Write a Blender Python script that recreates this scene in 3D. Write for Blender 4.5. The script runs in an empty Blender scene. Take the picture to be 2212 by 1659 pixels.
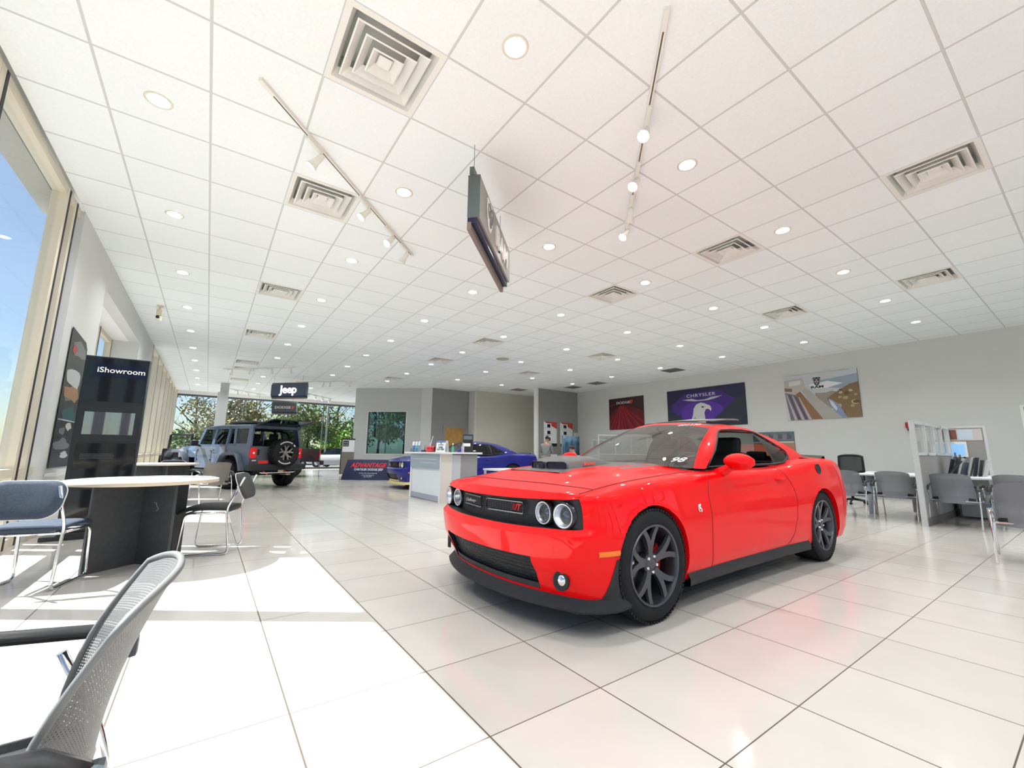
import bpy, bmesh, math, random
from mathutils import Vector, Matrix, Euler
PI = math.pi
S = bpy.context.scene
COL = S.collection
# ------------------------------------------------------------------ camera
CAMP = Vector((1.06198, -3.46087, 1.09394))
U = 0.77                      # ceiling tile module
CEIL = 4.2059
YAW, PITCH, ROLL, FPX = 0.6169768, 0.1608767, 0.0105174, 914.0336
def _axes():
    c, n = math.cos(YAW), math.sin(YAW)
    fw = Vector((n*math.cos(PITCH), c*math.cos(PITCH), math.sin(PITCH)))
    rt = Vector((c, -n, 0)); up = rt.cross(fw)
    cr, sr = math.cos(ROLL), math.sin(ROLL)
    return cr*rt + sr*up, -sr*rt + cr*up, fw
CR, CU, CF = _axes()
cam = bpy.data.objects.new('camera', bpy.data.cameras.new('camera'))
COL.objects.link(cam)
cam.matrix_world = Matrix(((CR.x, CU.x, -CF.x, CAMP.x), (CR.y, CU.y, -CF.y, CAMP.y), (CR.z, CU.z, -CF.z, CAMP.z), (0, 0, 0, 1)))
cam.data.sensor_width = 36
cam.data.lens = FPX/2212*36
cam.data.clip_start = 0.02
cam.data.clip_end = 800
S.camera = cam
# ------------------------------------------------------------------ look, sky, sun
S.view_settings.view_transform = 'Standard'
S.view_settings.look = 'None'
S.view_settings.exposure = 0.30
S.view_settings.gamma = 1
S.view_settings.use_curve_mapping = False
SUN_E = math.radians(48)
W = bpy.data.worlds.new('sky'); S.world = W; W.use_nodes = True
_n = W.node_tree.nodes; _l = W.node_tree.links
_sky = _n.new('ShaderNodeTexSky'); _sky.sky_type = 'NISHITA'; _sky.sun_disc = False
_sky.sun_elevation = SUN_E; _sky.sun_rotation = math.atan2(-.819, .573); _sky.ozone_density = 2.0; _sky.air_density = 1.0; _sky.dust_density = .6
_bg = _n['Background']; _bg.inputs[1].default_value = 0.125
_l.new(_sky.outputs[0], _bg.inputs[0])
sun = bpy.data.objects.new('sun', bpy.data.lights.new('sun', 'SUN')); COL.objects.link(sun)
sun.data.energy = 15; sun.data.angle = 0.009; sun.data.color = (1, .975, .95)
sun.rotation_euler = Vector((.819*math.cos(SUN_E), -.573*math.cos(SUN_E), -math.sin(SUN_E))).to_track_quat('-Z', 'Y').to_euler()
sun.location = (-30, 20, 40)
LAMP = 715.0                  # ceiling lamp radiance
# ------------------------------------------------------------------ materials
MATS = {}
def mat(name, col, rough=.5, metal=0, spec=.5, coat=0, emit=None, es=0, alpha=1, bump=None, trans=0, ior=1.45):
    if name in MATS: return MATS[name]
    m = bpy.data.materials.new(name); m.use_nodes = True
    b = m.node_tree.nodes['Principled BSDF']; I = b.inputs
    I['Base Color'].default_value = (*col, 1); I['Roughness'].default_value = rough; I['Metallic'].default_value = metal
    I['Specular IOR Level'].default_value = spec; I['Coat Weight'].default_value = coat; I['Coat Roughness'].default_value = .02
    I['Transmission Weight'].default_value = trans; I['IOR'].default_value = ior; I['Alpha'].default_value = alpha
    if emit: I['Emission Color'].default_value = (*emit, 1); I['Emission Strength'].default_value = es
    if bump:
        sc, st, di = bump; nt = m.node_tree
        t = nt.nodes.new('ShaderNodeTexNoise'); t.inputs['Scale'].default_value = sc; t.inputs['Detail'].default_value = 4
        tc = nt.nodes.new('ShaderNodeTexCoord'); nt.links.new(tc.outputs['Object'], t.inputs['Vector'])
        p = nt.nodes.new('ShaderNodeBump'); p.inputs['Strength'].default_value = st; p.inputs['Distance'].default_value = di
        nt.links.new(t.outputs['Fac'], p.inputs['Height']); nt.links.new(p.outputs[0], I['Normal'])
    MATS[name] = m; return m
def glass(name, tint=(1, 1, 1), fac=.06, rough=0, graze=1):
    """thin pane: see-through plus a mirror reflection that grows at grazing angles"""
    if name in MATS: return MATS[name]
    m = bpy.data.materials.new(name); m.use_nodes = True; nt = m.node_tree; N = nt.nodes
    N.remove(N['Principled BSDF']); out = N['Material Output']
    tr = N.new('ShaderNodeBsdfTransparent'); tr.inputs[0].default_value = (*tint, 1)
    gl = N.new('ShaderNodeBsdfGlossy'); gl.inputs['Roughness'].default_value = rough
    lw = N.new('ShaderNodeLayerWeight'); lw.inputs[0].default_value = .5
    mx = N.new('ShaderNodeMixShader'); pw = N.new('ShaderNodeMath'); pw.operation = 'POWER'; pw.inputs[1].default_value = 5
    ml = N.new('ShaderNodeMath'); ml.operation = 'MULTIPLY_ADD'; ml.inputs[1].default_value = (1-fac)*graze; ml.inputs[2].default_value = fac
    nt.links.new(lw.outputs['Facing'], pw.inputs[0]); nt.links.new(pw.outputs[0], ml.inputs[0]); nt.links.new(ml.outputs[0], mx.inputs[0])
    nt.links.new(tr.outputs[0], mx.inputs[1]); nt.links.new(gl.outputs[0], mx.inputs[2]); nt.links.new(mx.outputs[0], out.inputs[0])
    MATS[name] = m; return m
def nodes(m): return m.node_tree.nodes, m.node_tree.links, m.node_tree.nodes['Principled BSDF']
def noise_col(name, c1, c2, scale=8, detail=4, coord='Object', **k):
    m = mat(name, c1, **k); N, L, b = nodes(m)
    tc = N.new('ShaderNodeTexCoord'); t = N.new('ShaderNodeTexNoise'); t.inputs['Scale'].default_value = scale; t.inputs['Detail'].default_value = detail
    r = N.new('ShaderNodeValToRGB'); r.color_ramp.elements[0].position = .35; r.color_ramp.elements[1].position = .65
    r.color_ramp.elements[0].color = (*c1, 1); r.color_ramp.elements[1].color = (*c2, 1)
    L.new(tc.outputs[coord], t.inputs['Vector']); L.new(t.outputs['Fac'], r.inputs[0]); L.new(r.outputs[0], b.inputs['Base Color'])
    return m
WHITE = mat('white_paint', (.86, .86, .84), .45)
BLACK = mat('black_plastic', (.012, .012, .014), .4)
SATIN = mat('satin_black', (.02, .02, .023), .55)
CHROME = mat('chrome', (.9, .9, .92), .08, 1)
STEEL = mat('brushed_steel', (.62, .63, .66), .25, 1)
RUBBER = mat('tyre_rubber', (.014, .014, .016), .72, spec=.3)
LAMPM = mat('lamp_glow', (1, 1, 1), emit=(.97, 1, 1.01), es=LAMP)
SPOTM = mat('spot_glow', (1, 1, 1), emit=(1, .97, .9), es=60)
# ------------------------------------------------------------------ mesh helpers
class MB:
    def __init__(s): s.b = bmesh.new(); s.mats = []; s.cur = 0
    def m(s, mt):
        if mt not in s.mats: s.mats.append(mt)
        s.cur = s.mats.index(mt); return s
    def face(s, vs, smooth=False):
        try: f = s.b.faces.new(vs)
        except ValueError: return None
        f.material_index = s.cur; f.smooth = smooth; return f
    def v(s, p): return s.b.verts.new(p)
    def poly(s, pts, smooth=False): return s.face([s.v(p) for p in pts], smooth)
    def box(s, c, d, M=None, bev=0):
        x, y, z = d[0]/2, d[1]/2, d[2]/2
        vs = [Vector((c[0]+a*x, c[1]+b*y, c[2]+e*z)) for a in (-1, 1) for b in (-1, 1) for e in (-1, 1)]
        if M: vs = [M @ p for p in vs]
        V = [s.v(p) for p in vs]; fs = []
        for q in ((0, 1, 3, 2), (4, 6, 7, 5), (0, 4, 5, 1), (2, 3, 7, 6), (0, 2, 6, 4), (1, 5, 7, 3)): fs.append(s.face([V[i] for i in q]))
        if bev:
            ed = list({e for f in fs for e in f.edges})
            r = bmesh.ops.bevel(s.b, geom=ed, offset=bev, segments=2, affect='EDGES', profile=.6)
            for f in r['faces']: f.material_index = s.cur
        return s
    def b2(s, a, b, M=None, bev=0): return s.box([(a[i]+b[i])/2 for i in range(3)], [abs(b[i]-a[i]) for i in range(3)], M, bev)
    def grid(s, P, closeu=False, closev=False, smooth=True, skip=None):
        nu, nv = len(P), len(P[0]); V = [[s.v(p) for p in r] for r in P]
        for i in range(nu if closeu else nu-1):
            for j in range(nv if closev else nv-1):
                if skip and skip(i, j): continue
                s.face([V[i][j], V[(i+1) % nu][j], V[(i+1) % nu][(j+1) % nv], V[i][(j+1) % nv]], smooth)
        return V
    def tube(s, pts, r, n=8, closed=False, cap=True, smooth=True):
        pts = [Vector(p) for p in pts]; R = r if isinstance(r, (list, tuple)) else [r]*len(pts); rings = []
        up = None; k = len(pts)
        for i, p in enumerate(pts):
            a = pts[(i-1) % k] if (closed or i > 0) else p; c = pts[(i+1) % k] if (closed or i < k-1) else p
            d = (c-a).normalized()
            if up is None: up = Vector((0, 0, 1)) if abs(d.z) < .9 else Vector((1, 0, 0))
            x = d.cross(up)
            if x.length < 1e-6: x = d.cross(Vector((1, 0, 0)))
            x.normalize(); up = x.cross(d).normalized()
            rings.append([p + R[i]*(math.cos(2*PI*j/n)*x + math.sin(2*PI*j/n)*up) for j in range(n)])
        V = s.grid(rings, closed, True, smooth)
        if cap and not closed: s.face(V[0][::-1]); s.face(V[-1])
        return s
    def lathe(s, prof, n=24, M=None, smooth=True, cap=False, a0=0, a1=2*PI):
        """prof: (radius, height) pairs spun about z"""
        full = abs(a1-a0-2*PI) < 1e-6; k = n if full else n+1; P = []
        for r, h in prof:
            row = [Vector((r*math.cos(a0+(a1-a0)*j/n), r*math.sin(a0+(a1-a0)*j/n), h)) for j in range(k)]
            P.append([M @ p for p in row] if M else row)
        V = s.grid(P, False, full, smooth)
        if cap: s.face(V[0][::-1]); s.face(V[-1])
        return s
    def prism(s, out, h0, h1, M=None, smooth=False):
        """closed outline in xy pushed from z=h0 to z=h1"""
        A = [Vector((p[0], p[1], h0)) for p in out]; B = [Vector((p[0], p[1], h1)) for p in out]
        if M: A = [M @ p for p in A]; B = [M @ p for p in B]
        a = [s.v(p) for p in A]; b = [s.v(p) for p in B]; n = len(out)
        s.face(a[::-1]); s.face(b)
        for i in range(n): s.face([a[i], a[(i+1) % n], b[(i+1) % n], b[i]], smooth)
        return s
    def build(s, name, mt=None, parent=None, loc=None, rot=None, sub=0, solid=0, merge=0, autos=None, recalc=True, scale=None):
        if merge: bmesh.ops.remove_doubles(s.b, verts=s.b.verts, dist=merge)
        if recalc: bmesh.ops.recalc_face_normals(s.b, faces=s.b.faces)
        if autos is not None:
            for f in s.b.faces: f.smooth = True
            for e in s.b.edges:
                if len(e.link_faces) == 2 and e.calc_face_angle(0) > autos: e.smooth = False
        me = bpy.data.meshes.new(name); s.b.to_mesh(me); s.b.free()
        for x in (s.mats or [mt]): me.materials.append(x)
        o = bpy.data.objects.new(name, me); COL.objects.link(o)
        if parent: o.parent = parent
        if loc: o.location = loc
        if rot: o.rotation_euler = rot
        if scale: o.scale = scale
        if solid: q = o.modifiers.new('s', 'SOLIDIFY'); q.thickness = solid; q.offset = 0
        if sub: q = o.modifiers.new('d', 'SUBSURF'); q.levels = sub; q.render_levels = sub
        return o
def tag(o, label=None, cat=None, group=None, kind=None):
    if label: o['label'] = label
    if cat: o['category'] = cat
    if group: o['group'] = group
    if kind: o['kind'] = kind
    return o
def thing(name, label, cat, loc=(0, 0, 0), rz=0, group=None):
    o = bpy.data.objects.new(name, None); COL.objects.link(o); o.empty_display_size = .1
    o.location = loc; o.rotation_euler = (0, 0, rz); return tag(o, label, cat, group)
def struct(mb, name, mt=None, **k): return tag(mb.build(name, mt, **k), kind='structure')
def copy_tree(o, parent=None):
    c = o.copy(); COL.objects.link(c)
    if parent: c.parent = parent
    for ch in list(o.children): copy_tree(ch, c)
    return c
def dup(o, loc, rz, label=None, group=None):
    c = copy_tree(o); c.location = loc; c.rotation_euler = (0, 0, rz)
    if label: c['label'] = label
    if group: c['group'] = group
    return c
def bar(name, a, b, r, mt, parent=None, n=8): m = MB(); m.tube([a, b], r, n); return m.build(name, mt, parent)
def text(name, s, size, mt, parent, M, ext=.004, bold=0, shear=0, sx=1, align='CENTER', spacing=1):
    c = bpy.data.curves.new(name, 'FONT'); c.body = s; c.size = size; c.extrude = ext; c.offset = bold; c.shear = shear
    c.align_x = align; c.align_y = 'CENTER'; c.space_character = spacing; c.resolution_u = 3
    t = bpy.data.objects.new(name, c); COL.objects.link(t)
    dg = bpy.context.evaluated_depsgraph_get(); me = bpy.data.meshes.new_from_object(t.evaluated_get(dg))
    bpy.data.objects.remove(t); bpy.data.curves.remove(c)
    me.transform(M @ Matrix.Diagonal((sx, 1, 1, 1))); me.materials.clear(); me.materials.append(mt); me.name = name
    o = bpy.data.objects.new(name, me); COL.objects.link(o)
    if parent: o.parent = parent
    return o
def frame(o, x, y):
    """matrix with origin o and the given x and y axes"""
    x = Vector(x).normalized(); y = Vector(y).normalized(); z = x.cross(y)
    return Matrix(((x.x, y.x, z.x, o[0]), (x.y, y.y, z.y, o[1]), (x.z, y.z, z.z, o[2]), (0, 0, 0, 1)))
def lerp(a, b, t): return a+(b-a)*t
def spline(keys, x):
    """smooth (monotone cubic) curve through (x, y) keys"""
    n = len(keys)
    if x <= keys[0][0]: return keys[0][1]
    if x >= keys[-1][0]: return keys[-1][1]
    d = [(keys[i+1][1]-keys[i][1])/(keys[i+1][0]-keys[i][0]) for i in range(n-1)]
    m = [d[0]]+[0 if d[i-1]*d[i] <= 0 else 2*d[i-1]*d[i]/(d[i-1]+d[i]) for i in range(1, n-1)]+[d[-1]]
    for i in range(n-1):
        if x <= keys[i+1][0]:
            h = keys[i+1][0]-keys[i][0]; t = (x-keys[i][0])/h
            return (2*t**3-3*t*t+1)*keys[i][1]+(t**3-2*t*t+t)*h*m[i]+(-2*t**3+3*t*t)*keys[i+1][1]+(t**3-t*t)*h*m[i+1]
def rrect(w, h, r, n=5, cx=0, cy=0):
    o = []
    for k, (sx, sy) in enumerate(((1, 1), (-1, 1), (-1, -1), (1, -1))):
        for j in range(n+1):
            a = k*PI/2+j*PI/2/n; o.append((cx+sx*(w/2-r)+r*math.cos(a), cy+sy*(h/2-r)+r*math.sin(a)))
    return o
def arc(c, r, a0, a1, n, ax=(1, 0, 0), ay=(0, 0, 1)):
    c = Vector(c); ax = Vector(ax); ay = Vector(ay)
    return [c+r*(math.cos(lerp(a0, a1, i/n))*ax+math.sin(lerp(a0, a1, i/n))*ay) for i in range(n+1)]
def fillet(pts, r, n=5):
    """round the inner corners of a polyline"""
    P = [Vector(p) for p in pts]; o = [P[0]]
    for i in range(1, len(P)-1):
        a = (P[i-1]-P[i]); b = (P[i+1]-P[i]); k = min(r, a.length*.49, b.length*.49)
        p, q = P[i]+a.normalized()*k, P[i]+b.normalized()*k
        for j in range(n+1):
            t = j/n; o.append((1-t)**2*p+2*t*(1-t)*P[i]+t*t*q)
    return o+[P[-1]]
# ================================================================== the room
XL, XR, YF, YB = -.58, 16.5, 25.0, -8.5
# ---- floor tiles
fm = mat('floor_tile', (.6, .54, .48), .16, spec=.45); N, L, b = nodes(fm)
def mth(op, a, c=None):
    n = N.new('ShaderNodeMath'); n.operation = op
    for i, q in enumerate((a, c)):
        if q is None: continue
        if isinstance(q, (int, float)): n.inputs[i].default_value = q
        else: L.new(q, n.inputs[i])
    return n.outputs[0]
def grid_mask(coord, x0, tx, y0, ty, wx, wy):
    sp = N.new('ShaderNodeSeparateXYZ'); L.new(coord, sp.inputs[0]); r = []; cells = []
    for o, a0, t, w in ((0, x0, tx, wx), (1, y0, ty, wy)):
        q = mth('DIVIDE', mth('SUBTRACT', sp.outputs[o], a0), t); cells.append(mth('FLOOR', q))
        d = mth('ABSOLUTE', mth('SUBTRACT', mth('FRACT', q), .5)); r.append(mth('GREATER_THAN', d, .5-w/2/t))
    cx = N.new('ShaderNodeCombineXYZ'); L.new(cells[0], cx.inputs[0]); L.new(cells[1], cx.inputs[1])
    return mth('MAXIMUM', r[0], r[1]), cx.outputs[0]
tc = N.new('ShaderNodeTexCoord')
msk, cell = grid_mask(tc.outputs['Object'], 1.4564, .61762, -1.31124, .60033, .007, .0055)
wn = N.new('ShaderNodeTexWhiteNoise'); L.new(cell, wn.inputs[0])
ns = N.new('ShaderNodeTexNoise'); ns.inputs['Scale'].default_value = 3; ns.inputs['Detail'].default_value = 5; L.new(tc.outputs['Object'], ns.inputs['Vector'])
va = mth('ADD', mth('MULTIPLY', wn.outputs[0], .10), mth('ADD', mth('MULTIPLY', ns.outputs['Fac'], .14), .88))
mx = N.new('ShaderNodeMixRGB'); mx.inputs[1].default_value = (.575, .54, .495, 1); mx.inputs[2].default_value = (.10, .075, .06, 1)
mu = N.new('ShaderNodeVectorMath'); mu.operation = 'SCALE'; L.new(msk, mx.inputs[0]); L.new(mx.outputs[0], mu.inputs[0]); L.new(va, mu.inputs['Scale']); L.new(mu.outputs[0], b.inputs['Base Color'])
L.new(mth('ADD', mth('MULTIPLY', msk, .5), mth('ADD', mth('MULTIPLY', ns.outputs['Fac'], .10), .07)), b.inputs['Roughness'])
bp = N.new('ShaderNodeBump'); bp.inputs['Distance'].default_value = .002; bp.inputs['Strength'].default_value = .5; bp.invert = True; L.new(msk, bp.inputs['Height']); L.new(bp.outputs[0], b.inputs['Normal'])
m = MB(); m.b2((-1.2, YB, -.12), (XR+.1, YF+.1, 0)); struct(m, 'floor', fm)
# ---- ceiling: one sheet of square lay-in tiles with openings for lamps and diffusers
cm = mat('ceiling_tile', (.88, .875, .85), .9, spec=.1); N, L, b = nodes(cm)
tc = N.new('ShaderNodeTexCoord'); msk, cell = grid_mask(tc.outputs['Object'], 0, U, 0, U, .021, .021)
wn = N.new('ShaderNodeTexWhiteNoise'); L.new(cell, wn.inputs[0])
ns = N.new('ShaderNodeTexNoise'); ns.inputs['Scale'].default_value = 60; ns.inputs['Detail'].default_value = 6; L.new(tc.outputs['Object'], ns.inputs['Vector'])
mx = N.new('ShaderNodeMixRGB'); mx.inputs[1].default_value = (.86, .895, .90, 1); mx.inputs[2].default_value = (.61, .625, .615, 1)
mu = N.new('ShaderNodeVectorMath'); mu.operation = 'SCALE'; L.new(msk, mx.inputs[0]); L.new(mx.outputs[0], mu.inputs[0])
L.new(mth('ADD', mth('MULTIPLY', wn.outputs[0], .035), mth('ADD', mth('MULTIPLY', ns.outputs['Fac'], .12), .92)), mu.inputs['Scale']); L.new(mu.outputs[0], b.inputs['Base Color'])
bp = N.new('ShaderNodeBump'); bp.inputs['Distance'].default_value = .004; bp.inputs['Strength'].default_value = .35; L.new(ns.outputs['Fac'], bp.inputs['Height']); L.new(bp.outputs[0], b.inputs['Normal'])
LIGHTS = [(x, y) for x in (.5, 3.5, 6.5, 9.5, 12.5, 15.5, 18.5) for y in [-10.5+3*k for k in range(14)]]
LIGHTS = [(x, y) for x, y in LIGHTS if not (x < 1 and y == -1.5) and not (y > 18 and x > 10) and not (y > 17 and x > 12) and not (y > 20 and x > 8) and y < 29]
VENTS = [(2.5, -.5), (2.5, 2.5), (2.5, 7.5), (2.5, 12.5), (2.5, 18.5), (2.5, 20.5), (2.5, 24.5), (9.5, -3.5), (9.5, -.5), (14.5, -2.5), (14.5, .5), (9.5, 2.5), (9.5, 8.5), (9.5, 12.5), (9.5, 18.5), (14.5, 7.5), (14.5, 12.5), (2.5, -5.5)]
RETURNS = [(19.5, 7.5), (19.5, 12.5), (19.5, 14.5), (17.5, 17.5)]
HR = .082
m = MB(); m.m(cm); cache = {}
def cv(x, y):
    k = (round(x, 4), round(y, 4))
    if k not in cache: cache[k] = m.v((x, y, CEIL))
    return cache[k]
ls, hs = set(LIGHTS), set(VENTS)|set(RETURNS)
for i in range(-1, 22):
    for j in range(-12, 33):
        a, c, e, f = max(i*U, XL), min((i+1)*U, XR), max(j*U, YB), min((j+1)*U, YF)
        if a >= c or e >= f or (i+.5, j+.5) in hs: continue
        q = [cv(a, e), cv(c, e), cv(c, f), cv(a, f)]
        if (i+.5, j+.5) in ls:
            ox, oy = (i+.5)*U, (j+.5)*U; n = 24; ring = [m.v((ox+HR*math.cos(2*PI*k/n-.75*PI), oy+HR*math.sin(2*PI*k/n-.75*PI), CEIL)) for k in range(n)]
            for k in range(4):
                m.face([q[k], q[(k+1) % 4]]+[ring[(6*k+t) % n] for t in range(6, -1, -1)])
        else: m.face(q)
bmesh.ops.recalc_face_normals(m.b, faces=m.b.faces)
struct(m, 'ceiling', cm, recalc=False)
ROOF = mat('roof_concrete', (.5, .49, .46), .9)
m = MB(); m.b2((-.9, YB-.3, CEIL+.32), (XR+.4, YF+.4, CEIL+.6)); struct(m, 'roof', ROOF)
m = MB(); m.b2((-1.25, 5.6, 3.8), (-.78, 10.6, CEIL+.6)); m.b2((-1.02, YB-.2, 4.15), (-.78, 4.35, CEIL+.5)); struct(m, 'roof_alcove', mat('pale_stone', (.42, .40, .36), .9, bump=(6, .4, .03)))
# ---- walls
GREY = mat('grey_wall_paint', (.55, .56, .555), .75, bump=(220, .06, .002)); LGREY = mat('pale_wall_paint', (.64, .645, .63), .75, bump=(220, .06, .002))
DGREY = mat('dark_grey_paint', (.30, .30, .30), .75); BEIGE = mat('beige_wall_paint', (.60, .575, .50), .8)
CREAM = mat('cream_window_metal', (.70, .63, .50), .4); GASK = mat('window_gasket', (.02, .018, .03), .6)
WOODB = mat('cream_baseboard', (.62, .55, .44), .5)
PANE = glass('window_glass', (.94, .97, .98), .04, 0, .30)
m = MB(); m.b2((XR, YB, 0), (XR+.15, YF, CEIL)); struct(m, 'wall_right', LGREY)
m = MB(); m.b2((XR-.015, YB, 0), (XR, 12.4, .10)); struct(m, 'baseboard_right', mat('grey_base', (.36, .36, .37), .5))
m = MB()
m.b2((XL-.2, 4.1, 0), (XL, 5.9, CEIL)); m.b2((XL-.2, 5.9, 3.7), (XL, 10.3, CEIL)); m.b2((XL-.2, 10.3, 0), (XL, 12.9, CEIL))
struct(m, 'wall_left', LGREY)
m = MB(); m.b2((-1.2, 10.3, 0), (XL-.2, 10.42, 3.8)); m.b2((-1.2, 5.78, 0), (XL-.2, 5.9, 3.8)); struct(m, 'wall_alcove', LGREY)
m = MB(); m.b2((-1.2, 5.78, 3.7), (XL-.2, 10.42, 3.8)); struct(m, 'ceiling_alcove', WHITE)
m = MB(); m.b2((XL-.001, 4.1, 0), (XL+.015, 5.9, .11)); m.b2((XL-.001, 10.3, 0), (XL+.015, 12.9, .11)); struct(m, 'baseboard_left', WOODB)
WN = 0
def window(p0, p1, z0, z1, posts, rails=(), fr=CREAM, w=.07, d=.12, out=(0, 0), gk=True, pw=None):
    """glazed screen from p0 to p1 (plan), its posts at distances along it, rails at heights"""
    global WN; WN += 1
    p0 = Vector((*p0, 0)); p1 = Vector((*p1, 0)); Lh = (p1-p0).length; ax = (p1-p0)/Lh; M = frame(p0, ax, Vector((-ax.y, ax.x, 0)))
    g = MB(); g.b2((0, -.006, z0), (Lh, .006, z1), M); g = g.build('window_%d' % WN, PANE); tag(g, kind='structure')
    f = MB(); f.m(fr)
    for s in posts: f.b2((s-w/2, -d/2, z0), (s+w/2, d/2, z1), M)
    if gk:
        f.m(GASK)
        for s in posts:
            f.b2((s+w/2-.001, -d/2-.004, z0), (s+w/2+.05, d/2+.004, z1), M)
        f.m(fr)
    for z, h in list(rails)+[(z0+.05, .1), (z1-.05, .1)]: f.b2((0, -d/2+.003, z-h/2), (Lh, d/2-.003, z+h/2), M)
    o = f.build('window_frame', fr); o.parent = g
    return g
window((XL-.1, YB), (XL-.1, 4.1), 0, CEIL, [.05]+[1.45-YB-1.9*k for k in range(6)]+[3.48-YB, 3.82-YB], [(.82, .09)], d=.13, w=.09)
window((-1.14, 5.9), (-1.14, 10.3), 0, 3.7, [.05, 1.5, 2.95, 4.35], [(.82, .09)])
window((XL-.1, 12.9), (XL-.1, YF), 0, CEIL, [.06+1.72*k for k in range(8)], [(.88, .10)], d=.22, w=.12)
DARKF = mat('bronze_frame', (.10, .10, .11), .4)
window((XL, YF), (XR, YF), 0, 4.02, [.04, 3.12, 5.35, 7.35, 9.3, 11.4, 13.4, 15.4, 17.0], [], DARKF, .05, .08, gk=False)
m = MB(); m.b2((XL-.2, YF-.04, 4.02), (XR, YF+.1, CEIL)); struct(m, 'wall_far', WHITE)
m = MB(); m.b2((XL-.2, YF-.12, -.1), (XL+.06, YF+.1, CEIL)); struct(m, 'trim_1', CREAM)
window((XL, YB), (XR, YB), 0, CEIL, [.06+1.7*k for k in range(11)], [(.82, .09)])  # unseen glazing behind the camera, put in to bring in daylight
# office block
A, B, Cc = (6.85, 18.2), (9.45, 16.05), (9.8, 15.6)
def wall(name, pts, mt, t=.12, z0=0, z1=CEIL):
    m = MB()
    for a, c in zip(pts, pts[1:]):
        a = Vector((*a, 0)); c = Vector((*c, 0)); d = (c-a).normalized(); m.b2((0, 0, z0), ((c-a).length, t, z1), frame(a, d, Vector((-d.y, d.x, 0))))
    return struct(m, name, mt)
ad = (Vector(B)-Vector(A)); al = ad.length; ad = ad/al; MA = frame((*A, 0), (ad.x, ad.y, 0), (-ad.y, ad.x, 0))
w0, w1, wz0, wz1 = .72, 2.62, .98, 3.02
m = MB(); m.b2((0, 0, 0), (w0, .14, CEIL), MA); m.b2((w1, 0, 0), (al, .14, CEIL), MA); m.b2((w0, 0, 0), (w1, .14, wz0), MA); m.b2((w0, 0, wz1), (w1, .14, CEIL), MA)
struct(m, 'wall_office', GREY)
wall('wall_office_corner', [B, Cc], LGREY)
wall('wall_door', [Cc, (11.85, 15.6)], DGREY); wall('wall_return', [(11.85, 15.72), (11.85, 15.0)], LGREY); wall('wall_beige', [(11.97, 15.0), (XR, 15.0)], BEIGE)
m = MB(); m.b2((w0, .05, wz0), (w1, .06, wz1), MA); g = struct(m, 'window_9', glass('office_glass', (.42, .58, .62), .07, 0, .4))
m = MB()
for a, c in (((w0-.06, -.02, wz0-.06), (w0, .14, wz1+.06)), ((w1, -.02, wz0-.06), (w1+.06, .14, wz1+.06)), ((w0, -.02, wz0-.06), (w1, .14, wz0)), ((w0, -.02, wz1), (w1, .14, wz1+.06))): m.b2(a, c, MA)
o = m.build('window_frame', LGREY); o.parent = g
# grey fin wall with pale end trim
m = MB(); m.b2((13.86, 12.4, 0), (XR, 12.52, CEIL)); struct(m, 'wall_fin', DGREY)
m = MB(); m.b2((13.74, 12.36, 0), (13.86, 12.56, CEIL)); struct(m, 'trim_2', WHITE)
# door of the office block
DW = noise_col('oak_door', (.44, .24, .07), (.52, .30, .10), 6, rough=.4)
m = MB(); m.b2((10.52, 15.56, 0), (11.58, 15.6, 2.3)); d = struct(m, 'door_1', DW)
m = MB(); m.b2((10.42, 15.54, 0), (10.52, 15.6, 2.4)); m.b2((11.58, 15.54, 0), (11.68, 15.6, 2.4)); m.b2((10.52, 15.54, 2.3), (11.58, 15.6, 2.4)); m.build('door_frame', DGREY, d)
m = MB(); m.tube([(11.48, 15.555, 1.02), (11.48, 15.5, 1.02), (11.36, 15.5, 1.02)], .011); m.build('door_handle', STEEL, d)
# free-standing column by the far glazing, boxed wider below
m = MB(); m.b2((1.2, 20.4, 0), (1.62, 20.8, 3.75)); m.b2((1.28, 20.47, 3.75), (1.62, 20.8, CEIL)); struct(m, 'column', GREY)
# ------------------------------------------------------------------ outside
m = MB(); m.b2((-90, -60, -.4), (120, 160, -.13)); struct(m, 'ground', noise_col('pavement', (.16, .155, .145), (.19, .185, .17), 2, rough=.9))
# ================================================================== ceiling fittings
TRIM = mat('lamp_trim', (.72, .69, .58), .35); CONE = mat('lamp_reflector', (.55, .52, .42), .25, .6)
def downlight(loc):
    t = thing('ceiling_downlight', 'x', 'ceiling light', loc, group='recessed downlights in the tile ceiling')
    m = MB(); m.lathe([(HR-.004, .0), (HR-.004, -.004), (.098, -.007), (.106, -.003), (.106, .001)], 28); m.build('trim_ring', TRIM, t)
    m = MB(); m.lathe([(HR-.002, 0), (.074, .03), (.066, .06)], 28); m.build('reflector', CONE, t)
    m = MB(); m.lathe([(.001, .05), (.04, .052), (.067, .06)], 24); m.build('lamp', LAMPM, t)
    return t
ROWN = ['first', 'second', 'third', 'fourth', 'fifth', 'sixth', 'seventh', 'eighth', 'ninth', 'tenth', 'eleventh', 'twelfth', 'thirteenth']
dl0 = None; xs = sorted({x for x, y in LIGHTS}); ys = sorted({y for x, y in LIGHTS})
for x, y in LIGHTS:
    p = (x*U, y*U, CEIL)
    if y*U < YB+.3: continue
    col = ROWN[xs.index(x)]; vis = [q for q in ys if (x, q) in ls and q >= -4.5]
    lab = 'round recessed downlight, %s one back in the %s row from the window wall' % (ROWN[vis.index(y)] if y in vis else 'rearmost', col)
    if dl0 is None: dl0 = downlight(p); dl0['label'] = lab
    else: dup(dl0, p, 0, lab)
VW = mat('vent_enamel', (.80, .79, .74), .4); PLEN = mat('duct_grey', (.6, .6, .57), .8)
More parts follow.
